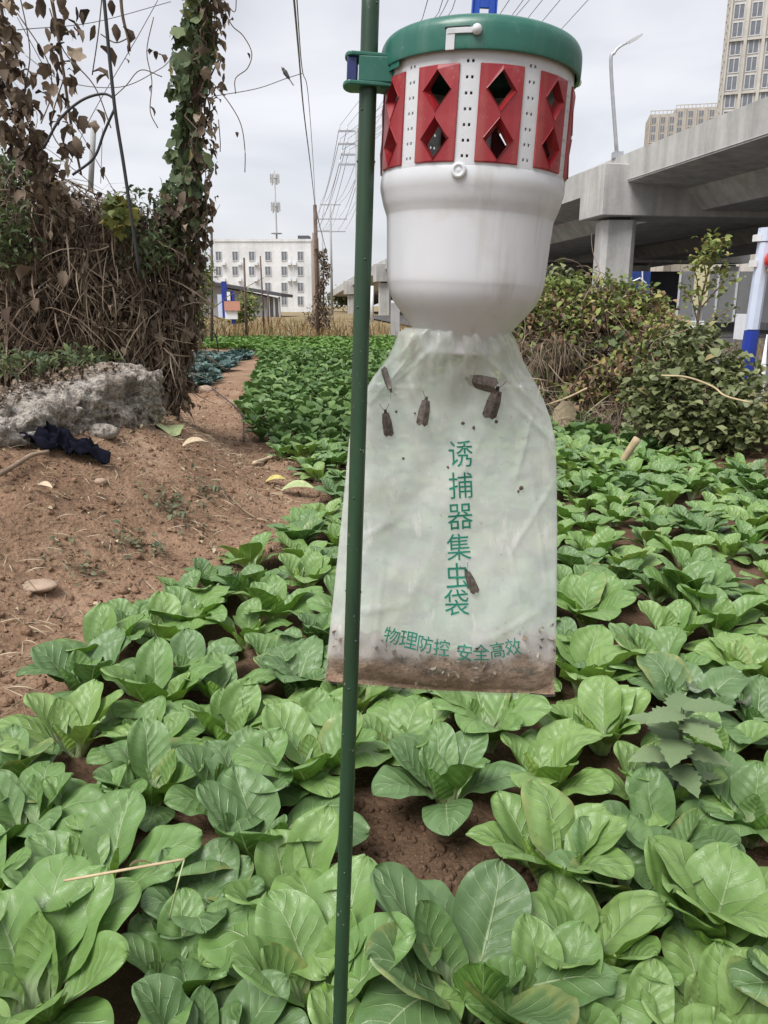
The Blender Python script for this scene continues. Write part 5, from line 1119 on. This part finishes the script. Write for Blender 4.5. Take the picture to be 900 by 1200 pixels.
# lamp standing on the parapet
lb = ovp(45.3, .14, .004); lt = at(716, 78, lb[1]); k = at(720, 62, lb[1]); e1 = at(735, 50, lb[1]); e2 = at(753, 40, lb[1])
lp = thing('street_lamp', 'slim grey street lamp standing on the edge of the flyover', 'street lamp', lb)
m = MB(); m.tube(catmull([lb, lt, k, at(726, 55, lb[1]), e1], 6), np.linspace(.085, .045, 25), 8); m.build('pole', MT['metal'], lp, smooth=True)
d = e2 - e1; d /= np.linalg.norm(d); sd_ = np.array((0, 1., 0)); upv = np.cross(sd_, d); m = MB(); ln = np.linalg.norm(e2 - e1); V = []
for t, wd, h in ((-.05, .07, .06), (.15, .13, .10), (.6, .15, .10), (.95, .12, .06), (1.0, .05, .03)):
    for a, b in ((-1, -.3), (1, -.3), (.8, .7), (-.8, .7)): V.append(e1 + d * ln * t + sd_ * a * wd + upv * b * h)
m.add(V, [(i * 4 + j, i * 4 + (j + 1) % 4, (i + 1) * 4 + (j + 1) % 4, (i + 1) * 4 + j) for i in range(4) for j in range(4)] + [(3, 2, 1, 0), (16, 17, 18, 19)]); m.build('lamp_head', MT['paintw'], lp)
m = MB(); m.box(lb + (-.2, -.2, 0), lb + (.2, .2, .25)); m.build('base_box', MT['metal'], lp)
# ------------------------------------------------------------------ things below the flyover
rd = MB(); rd.add([(5.2, 2, 0), (60, 2, 0), (60, 90, 0), (-3, 90, 0)], [(0, 1, 2, 3)]); V = np.concatenate(rd.v)
gxx = np.linspace(5.2, 60, 30); gyy = np.linspace(6, 90, 50); V = np.array([[(x - (y - 6) * .10, y, 0) for x in gxx] for y in gyy]); V[:, :, 2] = hgt(V[:, :, 0], V[:, :, 1]) * .3 + .12
rd = MB(); rd.grid(V); o = rd.build('road', MT['asphalt'], smooth=True); o['kind'] = 'structure'
def panel(name, label, cat, u0, u1, v0, v1, Y, mat, th=.08, posts=True, ribs=0):
    a = at(u0, v1, Y); b = at(u1, v0, Y); z0 = H(a[0], Y); t = thing(name, label, cat, (a[0] / 2 + b[0] / 2, Y, z0)); m = MB(); m.box((a[0], Y, max(a[2], z0 + .02)), (b[0], Y + th, b[2])); m.build('board', MT[mat], t)
    if ribs:
        for i in range(ribs + 1):
            x = a[0] + (b[0] - a[0]) * i / ribs; m = MB(); m.box((x - .03, Y - .04, max(a[2], z0) + .03), (x + .03, Y - .002, b[2] - .01)); m.build('rib', MT['frame'], t)
    if posts:
        for x in (a[0] + .1, b[0] - .1): m = MB(); m.box((x - .04, Y + th + .005, z0 - .1), (x + .04, Y + th + .08, b[2] - .03)); m.build('post', MT['metal'], t)
    return t
panel('hoarding', 'long grey metal hoarding under the flyover behind the young tree', 'hoarding', 792, 1000, 318, 378, 27, 'dgrey', .08, True, 9)
t = panel('blue_sign', 'blue sign board with a white stroke under the flyover left of the young tree', 'sign', 739, 763, 318, 348, 30, 'navyp')
a = at(741, 330, 29.95); b = at(750, 326, 29.95); c = at(757, 332, 29.95); m = MB(); m.tube([a, b, c], .03, 4); m.tube([at(753, 318, 29.95), at(753, 348, 29.95)], .03, 4); m.build('white_stroke', MT['paintw'], t)
panel('cream_panel', 'cream coloured upright panel behind the leaves of the young tree', 'panel', 812, 833, 310, 358, 24, 'cream')
panel('white_board', 'small white board low behind the young tree', 'sign', 800, 826, 376, 384, 16, 'paintw', .05)
panel('meter_box', 'small pale box on the ground left of the blue footed pole', 'box', 868, 878, 368, 398, 18, 'paintw', .4, False)
panel('shade_wall', 'dark wall added to deepen the shade beyond the flyover', 'wall', 470, 1100, 318, 362, 70, 'roofd', .4, False)  # added wall; its near-black colour supplies the dark under the deck
# blue and pale pole with red lamp at the right edge
def right_pole():
    Y = 11.5; b = at(872, 470, Y); zb = H(b[0], Y) ; t = thing('gate_post', 'pale blue octagonal post with a dark blue foot at the right edge', 'post', (b[0] + .1, Y, zb))
    cxm = lambda v: at(899 - (v - 268) * .150, v, Y)
    def oct_(v0, v1, w, mat, name):
        m = MB(); p0, p1 = cxm(v0), cxm(v1); V = [p + np.array((math.cos(a) * w, math.sin(a) * w, 0)) for p in (p1, p0) for a in np.arange(8) * PI / 4 + PI / 8]; m.add(V, [(i, (i + 1) % 8, 8 + (i + 1) % 8, 8 + i) for i in range(8)] + [tuple(range(8, 16)), tuple(range(7, -1, -1))]); return m.build(name, MT[mat], t)
    oct_(284, 386, .098, 'lav', 'shaft'); oct_(267, 283, .112, 'lav', 'cap'); oct_(387, 500, .104, 'paintb', 'foot')
    for v in (279, 309): p = cxm(v); m = MB(); m.box(p + (-.16, -.06, -.045), p + (-.093, .06, .045)); m.build('hinge', MT['paintw'], t)
    p = cxm(306) + np.array((.10, -.22, 0)); L = thing('lantern', 'round red lantern with a yellow band hanging on the pale blue post', 'lantern', p + (0, 0, -.19))
    m = MB(); m.lathe([(.001, .14), (.07, .135), (.14, .09), (.165, .02), (.16, -.05), (.11, -.10), (.001, -.105)], 20, 0, Matrix.Translation(Vector(p))); m.build('shade', MT['redlamp'], L, smooth=True)
    m = MB(); m.lathe([(.105, -.101), (.115, -.13), (.11, -.16), (.001, -.165)], 20, 0, Matrix.Translation(Vector(p))); m.build('band', MT['yellow'], L, smooth=True)
    m = MB(); m.tube([p + (0, 0, .13), p + (0, .12, .2), p + (-.05, .2, .2)], .008, 5); m.build('hanger', MT['metal'], L)
right_pole()
m = MB(); a = at(889, 478, 7.2); zb = H(a[0], 7.2); b = at(899, 392, 7.2); d = (b - a) / (b[2] - a[2]); m.tube([a + d * (zb - a[2]), a + (b - a) * .35, b], [.036, .032, .005], 10)
tag(m.build('white_stake', MT['paintw'], smooth=True), 'white pipe with a pointed top leaning at the right edge', 'stake')
m = MB(); q = catmull([at(718, 560, 5.5), at(733, 535, 5.45), at(747, 514, 5.4)], 5); m.tube(q, np.linspace(.024, .030, len(q)), 8); tag(m.build('cut_stick', MT['stick'], smooth=True), 'thick pale cut stick poking out of the right bed below the hedge', 'stick')
m = MB(); m.tube(catmull([at(640, 475, 7.6), at(665, 466, 7.5), at(688, 455, 7.4)], 5), .012, 5); tag(m.build('bare_branch', MT['stick'], smooth=True), 'pale bare branch sticking out of the hedge by the right bag edge', 'branch')
m = MB(); m.tube(catmull([at(775, 440, 5.6), at(805, 442, 5.5), at(835, 453, 5.4), at(850, 464, 5.3), at(880, 472, 5.2)], 6), .007, 6); tag(m.build('arched_cane', MT['stick'], smooth=True), 'pale cane arching over the broad leaved shrub', 'cane')
V, T = blade_leaf(.32, .5, 0, 8, .5, .3); m = MB(); c = at(664, 470, 7.3); m.add(np.stack([V[:, 1], V[:, 2] * .6, -V[:, 0]], -1) * .36 + c, [tuple(q) for q in T]); tag(m.build('dry_husk', MT['paleleaf'], smooth=True), 'large pale dry husk hanging at the foot of the hedge by the bag', 'husk')

# ------------------------------------------------------------------ far buildings
def windows_box(t, name_w, x0, x1, z0, z1, Y, mat_f='frame', depth=.25, mull=1, shared={}):
    """a recessed window: frame ring standing proud of its pane"""
    key = (round(x1 - x0, 2), round(z1 - z0, 2), mat_f, mull)
    off = wloc(t)
    if key not in shared:
        w_, h_ = x1 - x0, z1 - z0; f = min(.14, w_ * .09); mf = MB()
        for lo, hi in (((0, -.06, 0), (w_, .05, f)), ((0, -.06, h_ - f), (w_, .05, h_)), ((0, -.06, f), (f, .05, h_ - f)), ((w_ - f, -.06, f), (w_, .05, h_ - f))): mf.box(lo, hi)
        for q in range(mull): xm = w_ * (q + 1) / (mull + 1); mf.box((xm - f * .4, -.04, f), (xm + f * .4, .05, h_ - f))
        mp_ = MB(); mp_.box((f * .5, .0, f * .5), (w_ - f * .5, .045, h_ - f * .5))
        a = mf.build(name_w, MT[mat_f], t, local=True); b = mp_.build('pane', MT['glass'], a, local=True); shared[key] = (a.data, b.data)
    else:
        a = link(name_w, shared[key][0], t); b = link('pane', shared[key][1], a)
    a.location = (x0 - off[0], Y - off[1], z0 - off[2]); return a
def white_block():
    Y = 150; a = at(251, 283, Y); b = at(364, 286, Y); z1 = a[2]; t = thing('white_building', 'white four storey block with square dark windows at the left background', 'building', (a[0] / 2 + b[0] / 2, Y, 0))
    m = MB(); m.box((a[0], Y + .1, -1), (b[0], Y + 16, z1)); m.build('wall', MT['bwhite'], t)
    m = MB(); m.box((a[0] - .15, Y - .05, z1 + .003), (b[0] + .15, Y + 16.1, z1 + .45)); m.build('roof_edge', MT['bwhite'], t)
    for i, u in enumerate((256, 275.5, 295, 314, 333, 352)):
        for j, v in enumerate((300, 317.5, 336.5, 352.5)):
            if i < 3 and j > 1: continue
            w0 = at(u - 3.6, v, Y)[0]; w1 = at(u + 3.6, v, Y)[0]; zc = at(u, v, Y)[2]; windows_box(t, 'window', w0, w1, zc - .85, zc + .85, Y + .04)
    for u in (300, 262, 281, 339, 345):
        for v in (309, 328): p = at(u, v, Y); m = MB(); m.box(p + (-.35, -.5, -.25), p + (.35, .02, .25)); m.build('air_conditioner', MT['paintw'], t)
    p = at(349, 281, Y + 3); q = at(362, 276, Y + 3); m = MB(); m.box((p[0], Y + 3, q[2] - .6), (q[0], Y + 7, q[2])); m.build('roof_canopy', MT['roofd'], t)
    m = MB()
    for x in (p[0] + .3, q[0] - .3): m.box((x - .12, Y + 3.2, z1 + .45), (x + .12, Y + 3.5, q[2] - .61))
    m.build('canopy_post', MT['grey'], t)
white_block()
def mast():
    Y = 190; b = at(325, 300, Y); t = thing('telecom_mast', 'tall thin telecom mast with two antenna clusters above the white building', 'mast', (b[0], Y, 0)); top = at(325, 200, Y)[2]; m = MB(); m.tube([(b[0], Y, 0), (b[0], Y, top)], [.32, .12], 8); m.build('pole', MT['polec'], t, smooth=True)
    for v in (209, 242):
        zc = at(325, v, Y)[2]
        for k in range(6): an = k * PI / 3 + .3; m = MB(); m.box((b[0] + math.cos(an) * .95 - .12, Y + math.sin(an) * .95 - .12, zc - 1.0 - .2 * (k % 3)), (b[0] + math.cos(an) * .95 + .12, Y + math.sin(an) * .95 + .12, zc + .9)); m.build('antenna', MT['polec'], t)
        m = MB()
        for k in range(3): an = k * PI / 3 + .3; c, s = math.cos(an) * .9, math.sin(an) * .9; m.tube([(b[0] - c, Y - s, zc), (b[0] + c, Y + s, zc)], .06, 4)
        m.build('bracket', MT['metal'], t)
    zc = at(325, 274, Y)[2]; m = MB(); m.lathe([(1.3, 0), (1.3, .15), (.3, .15)], 12, 0, Matrix.Translation(Vector((b[0], Y, zc)))); m.build('platform', MT['metal'], t)
    p = at(274, 266, Y); m = MB(); m.tube([(p[0], 165, 10), (p[0], 165, at(274, 266, 165)[2])], .09, 5); tag(m.build('antenna_mast', MT['metal']), 'thin bare antenna rod on the left end of the white building', 'antenna')
mast()
def shed(label, u0, u1, uw, vt, vb, Y, dep, slope):
    a = at(u0, vt, Y); b = at(u1, vt, Y); t = thing('shed', label, 'shed', (a[0] / 2 + b[0] / 2, Y, 0)); h0 = at(u0, vt, Y)[2]; h1 = at(u1, vt + slope, Y)[2]
    m = MB(); X0, X1 = a[0], at(uw, vt, Y)[0]; m.add([(X0, Y, -.5), (X1, Y, -.5), (X1, Y, h1), (X0, Y, h0), (X0, Y + dep, -.5), (X1, Y + dep, -.5), (X1, Y + dep, h1), (X0, Y + dep, h0)], [(0, 1, 2, 3), (5, 4, 7, 6), (4, 0, 3, 7), (1, 5, 6, 2)]); m.build('wall', MT['grey'], t)
    m = MB(); X2 = b[0]; m.add([(X0 - .3, Y - 1.2, h0 + .02), (X2, Y - 1.2, h1 + .02), (X2, Y + dep + .3, h1 + .02), (X0 - .3, Y + dep + .3, h0 + .02), (X0 - .3, Y - 1.2, h0 + .35), (X2, Y - 1.2, h1 + .35), (X2, Y + dep + .3, h1 + .35), (X0 - .3, Y + dep + .3, h0 + .35)], [(0, 3, 2, 1), (4, 5, 6, 7), (0, 1, 5, 4), (1, 2, 6, 5), (2, 3, 7, 6), (3, 0, 4, 7)]); m.build('roof', MT['roofd'], t)
    for x in np.linspace(X1 + .3, X2 - .3, 3): m = MB(); m.box((x - .1, Y - .8, -.3), (x + .1, Y - .6, h1)); m.build('post', MT['grey'], t)
    return t
shed('long low grey shed with a dark lean-to roof before the white building', 232, 331, 312, 331, 360, 85, 9, 17)
m = MB(); p = at(372, 300, 120); x0, x1 = at(365, 300, 120)[0], at(374, 300, 120)[0]; zt = at(372, 272, 120)[2]; V = [(x0, 120, 0), (x1, 120, 0), (x1 - .3, 120, zt - .6), (x0 + .2, 120, zt), (x0, 123, 0), (x1, 123, 0), (x1 - .3, 123, zt - .6), (x0 + .2, 123, zt)]; m.add(V, [(0, 1, 2, 3), (5, 4, 7, 6), (4, 0, 3, 7), (1, 5, 6, 2), (3, 2, 6, 7)]); tag(m.build('brick_chimney', MT['stone']), 'weathered pinkish chimney stack right of the white building', 'chimney')
for i, (u0, v0, u1, v1, Y, lab) in enumerate(((248, 268, 247, 385, 24, 'tallest thin dark stake left of the white building'), (286, 302, 288, 380, 28, 'dark wooden stake before the middle of the white building'), (305, 300, 309, 372, 36, 'slanting thin stake right of the middle one'), (314, 340, 314, 376, 40, 'short stake at the shed corner'))):
    a = at(u1, v1, Y); b = at(u0, v0, Y); z = H(a[0], Y); m = MB(); m.tube([(a[0], Y, z - .1), b], [.05, .035], 6); tag(m.build('field_stake', MT['wood'], smooth=True), lab, 'stake', 'wooden stakes in the dry field')
tb = thing('field_sign', 'blue and white sign with an orange banner at the far field edge', 'sign', gb(266, 383, 33))
for u0, u1, v0, v1, mt, nm, Y in ((261, 265, 330, 372, 'paintb', 'blue_post', 33), (265.5, 271, 342, 352, 'paintw', 'white_plate', 33), (271.5, 274, 341, 380, 'paintb', 'blue_post', 33), (256, 260.5, 345, 372, 'lav', 'pale_plate', 33.1), (263, 281, 353, 364, 'orange', 'orange_banner', 32.8), (264, 278, 364.5, 374, 'paintw', 'white_plate', 32.9)):
    a = at(u0, v1, Y); b = at(u1, v0, Y); m = MB(); m.box((a[0], Y, max(a[2], H(a[0], Y))), (b[0], Y + .08, b[2])); m.build(nm, MT[mt], tb)
# apartment towers beyond the flyover
def tower(label, u0, u1, vtop, Y, mat, floors, bays, dep, zbot=0, flh=3.0, ww=.55, side=True, yaw=0):
    a = at(u0, vtop, Y); b = at(u1, vtop, Y); W = b[0] - a[0]; zt = a[2]; t = thing('apartment_tower', label, 'apartment block', (a[0], Y, 0)); t.rotation_euler = (0, 0, yaw)
    m = MB(); m.box((0, .25, -1), (W, dep, zt), 0); m.build('wall', MT[mat], t, local=True)
    n = int(round(W / bays)); bw = W / n
    for i in range(n + 1): m = MB(); m.box((max(0, i * bw - .28), -.32, -1), (min(W, i * bw + .28), .24, zt - .1)); m.build('pilaster', MT[mat], t, local=True)
    k = 0
    for f in range(floors):
        z = zt - 1.0 - (f + 1) * flh
        if z < zbot: break
        if f % 3 == 2: m = MB(); m.box((.3, -.2, z - .35), (W - .3, .24, z + .02)); m.build('string_course', MT[mat], t, local=True)
        for i in range(n):
            o = windows_box(t, 'window', 0, round(bw * ww, 2), 0, round(flh - .45, 2), 0, 'frame' if mat != 'beige2' else 'beige'); o.location = (i * bw + bw * (1 - ww) / 2, .2, z + .4)
        if side:
            for i in range(3):
                o = windows_box(t, 'window', 0, 1.6, 0, round(flh - .9, 2), 0, 'beige' if mat != 'beige2' else 'beige2'); o.rotation_euler = (0, 0, -PI / 2); o.location = (-.05, dep * (i + 1) / 4 + .8, z + .4)
    m = MB()
    for i in range(int(W / 1.5)): m.box((i * 1.5 + .2, .3, zt), (i * 1.5 + .45, .55, zt + 1.1))
    m.box((.1, .3, zt + 1.1), (W - .1, .55, zt + 1.35)); m.build('roof_parapet', MT[mat], t, local=True); return t
tower('tall beige apartment tower with dark glass bays at the top right corner', 874, 975, -160, 170, 'beige', 24, 3.0, 16, 22, 3.15, .62, True, R(-19))
tower('left far tan apartment block rising above the flyover parapet', 762, 792, 134, 330, 'beige2', 14, 3.9, 16, 20, 3.0, .55, True, R(-12))
tower('right far tan apartment block with a stepped roof beside the tall tower', 792, 850, 127, 345, 'beige2', 16, 4.2, 16, 20, 3.0, .5, False, R(-12))
# ------------------------------------------------------------------ power line, poles, wires, bird
def power_pole(label, x, y, h, arms, group='concrete power poles along the field edge'):
    z = H(x, y) if y < 200 else 0; t = thing('power_pole', label, 'power pole', (x, y, z), group); m = MB(); m.tube([(x, y, z - .2), (x, y, h)], [.19, .11], 8); m.build('pole', MT['polec'], t, smooth=True); tips = []
    for zz, wd in arms:
        m = MB(); m.box((x - wd, y - .05, zz - .06), (x + wd, y + .05, zz + .06)); m.build('crossarm', MT['metal'], t)
        for q in (-1, -.55, .55, 1): m = MB(); m.lathe([(.04, 0), (.07, .06), (.05, .12), (.07, .18), (.02, .26)], 8, 0, Matrix.Translation(Vector((x + q * wd * .95, y, zz + .06)))); m.build('insulator', MT['paintw'], t, smooth=True); tips.append((x + q * wd * .95, y, zz + .3))
    return tips
pA = at(418, 150, 60); pB = at(387, 238, 104); pC = at(366, 300, 150); pD = at(363, 290, 200)
ZA = pA[2]
tA = power_pole('concrete power pole hidden behind the green stake, crossarms showing at its left', pA[0], 60, ZA, [(ZA - .2, 1.3), (ZA - 1.05, 1.3), (ZA - 1.75, 1.1), (ZA - 2.4, 1.3)])
ZB = pB[2]; tB = power_pole('concrete power pole with three crossarms left of the green stake', pB[0], 104, ZB, [(ZB - .2, 1.3), (ZB - 1.9, 2.1), (ZB - 3.4, 1.9)])
tC = power_pole('farther thin power pole left of the one with three crossarms', at(378, 290, 160)[0], 160, at(378, 268, 160)[2], [(at(378, 270, 160)[2], 1.4)])
tD = power_pole('power pole hidden by the overpass side outside the view', 24, 20, 15.5, [(15.2, 1.3), (14.4, 1.3), (13.7, 1.1)])
def wire(a, b, sag, r, label, group, mat='wire'):
    a, b = np.array(a), np.array(b); t = np.linspace(0, 1, 14)[:, None]; q = a * (1 - t) + b * t; q[:, 2] -= sag * 4 * t[:, 0] * (1 - t[:, 0]); m = MB(); m.tube(q, r, 4); tag(m.build('wire', MT[mat], smooth=True), label, 'wire', group)
for i in range(12): wire(tA[i], tB[min(i, len(tB) - 1)], 1.0, .022, 'thin wire strung between the two nearer power poles', 'wires between the power poles')
for i in range(4): wire(tB[i], tC[i], .8, .02, 'thin wire running from the three-armed pole to the far pole', 'wires to the far pole')
for i, (u0, v0, u1, v1) in enumerate(((495, 22, 504, -10), (514, 15, 522, -10), (519, 13, 530, -10), (530, 11, 538, -14), (585, 18, 606, -14), (600, 18, 622, -12), (605, 18, 629, -10), (618, 22, 650, -18), (633, 28, 668, -14), (658, 34, 700, -12))):
    a = np.array(tA[i % len(tA)]); c = at(u1, v1, 26); b = at(u0, v0, 34)
    m = MB(); m.tube([a, b, c, c + (c - b) * 1.2], .014, 4); tag(m.build('wire', MT['wireblk'], smooth=True), 'dark overhead wire slanting across the sky above the trap lid', 'wire', 'overhead wires above the trap')
Y = 31; wb = at(373, 392, Y); wt = at(369, 240, Y); t = thing('wooden_pole', 'dark wooden pole with dead creeper at the end of the field', 'pole', (wb[0], Y, H(wb[0], Y)))
m = MB(); m.tube([(wb[0], Y, H(wb[0], Y) - .2), wt], [.09, .07], 8); m.build('pole', MT['wood'], t, smooth=True)
ln = np.array([at(375 + 4 * math.sin(k), v, Y) for k, v in enumerate(np.linspace(392, 285, 12))]); P = along(520, 0, .95, .22, .1, ln); n = len(P); bake('dead_foliage', HANG, P, rmats(n, mode='hang'), rng.uniform(.08, .2, n), rng.beta(1.6, 2.4, n), MT['dead'], t)
cable('cable', 'thicker grey cable dropping to the dark wooden pole', [at(342, -30, 9), at(350, 60, 12), at(356, 130, 17), at(364, 195, 24), wt], .014, 'wire', 'cable')
cable('cable', 'slack grey cable beside the thicker one on the dark wooden pole', [at(346, -30, 9), at(354, 80, 13), at(361, 110, 17), at(367, 190, 24), wt + (0.02, 0, -.1)], .008, 'wire', 'cable')
cable('cable', 'cable falling from the dark wooden pole to the power poles', [wt, at(376, 270, 60), at(384, 300, 104)], .03, 'wire', 'cable')
cable('wire', 'pale wire carrying the small bird between the vine post and the grey cable', [at(248, 113, 15), at(300, 104, 15.4), at(335, 92, 15.8), at(354, 86, 16)], .008, 'wire', 'wire')
def bird():
    c = at(336.5, 88.5, 15.8); t = thing('bird', 'small grey bird perched on the pale wire left of the grey cable', 'bird', c)
    ax = at(333, 84, 15.8) - at(340, 95, 15.8); ax /= np.linalg.norm(ax); q = [c - ax * .075, c - ax * .04, c + ax * .02, c + ax * .075, c + ax * .10, c + ax * .135, c + ax * .155]
    m = MB(); m.tube(catmull(q, 3), np.interp(np.linspace(0, 1, 19), [0, .2, .45, .62, .72, .85, 1], [.010, .032, .046, .034, .030, .030, .006]), 10); m.build('body', MT['bird'], t, smooth=True)
    m = MB(); d = np.array((.012, 0, 0)); m.add([c - ax * .06 + d, c - ax * .06 - d, c - ax * .20 - d * 1.4, c - ax * .20 + d * 1.4, c - ax * .06 + (0, .012, 0), c - ax * .20 + (0, .008, 0)], [(0, 1, 2, 3), (0, 3, 5, 4), (1, 4, 5, 2)]); m.build('tail', MT['wire'], t)
    m = MB(); m.tube([c + ax * .15, c + ax * .175 + (-.012, 0, 0)], [.010, .002], 5); m.build('beak', MT['wood'], t)
bird()
m = MB(); p = at(463, 388, 30); m.box((p[0] - .17, 30, H(p[0], 30) - .2), (p[0] + .17, 30.3, at(463, 355, 30)[2])); tag(m.build('concrete_post', MT['polec']), 'short pale concrete post between the stake and the trap funnel', 'post')
m = MB(); p = at(436, 372, 60); m.tube([(p[0], 60, 0), (at(436, 335, 60)[0], 60, at(436, 335, 60)[2])], .13, 8); tag(m.build('white_post', MT['paintw'], smooth=True), 'thin white post right of the green stake under the far flyover', 'post')

# ------------------------------------------------------------------ bent dry stalk, serrated weed in the near bed
def stalk():
    Q = [onz(75, 1032, .30), onz(120, 1024, .33), onz(170, 1015, .35), onz(216, 1007, .36)]; t = thing('dry_stalk', 'bent dry grass stalk with a brown leaf lying across the near bok choy', 'grass stalk', Q[0])
    m = MB(); m.tube(catmull(Q, 6), .0022, 6); m.build('stem', MT['stick'], t, smooth=True)
    m = MB(); m.tube(catmull([Q[-1], onz(207, 1040, .33), onz(198, 1078, .26)], 5), .0014, 5); m.build('broken_tip', MT['palegreen'], t, smooth=True)
    V, T = blade_leaf(.13, 1.1, 0, 8, .4, .8); c = onz(152, 1016, .345); W = np.stack([V[:, 0] * .95 , V[:, 1] * .3 , V[:, 2] * .8 - V[:, 1] * .8 - .25 * V[:, 0] ** 2], -1) * .060 + c; m = MB(); m.add(W, [tuple(q) for q in T]); m.build('dry_leaf', MT['paleleaf'], t, smooth=True)
stalk()
def nettle(u, v, z):
    c = onz(u, v, z); b = np.array((c[0], c[1] + .02, H(c[0], c[1]))); t = thing('serrated_weed', 'dull green weed with toothed leaves among the right hand bok choy', 'weed', b); m = MB(); m.tube(catmull([b, (b + c) / 2 + (.01, 0, 0), c], 4), .004, 6); m.build('stem', MT['weed'], t, smooth=True)
    seg = 13; tt = np.linspace(0, 1, seg + 1); V = []
    for i, q in enumerate(tt):
        w_ = .30 * math.sin(PI * max(.03, q) ** .75) * (1.12 if i % 2 else .86)
        for s in (-1, 0, 1): V.append((q, s * w_, .10 * abs(s) * w_ - .25 * q * q))
    Qf = grid_faces(seg + 1, 3); me = fast_mesh('leaf', np.array(V), Qf, [MT['weedo']], True)
    for k in range(14):
        f = .45 + .55 * k / 13; a = k * 2.4; L = .115 * (1.1 - .4 * abs(f - .75)); p = b + (c - b) * f - wloc(t); o = link('leaf', me, t); o.location = p; o.scale = (L, L, L); o.rotation_euler = Euler((0, -.15 - .35 * (f - .5), a), 'XYZ')
nettle(800, 830, .30)
pl_ = onz(845, 765, .2); o = thing('mustard_plant', 'dull purple grey leaf plant standing in the right bed', 'mustard plant', (pl_[0], pl_[1], H(pl_[0], pl_[1])))
for k in range(5): q = link('leaf', PURPLE, o); q.scale = (.17, .15, .17); q.rotation_euler = (0, -.8 + .1 * k, 3.6 + k * 1.3)
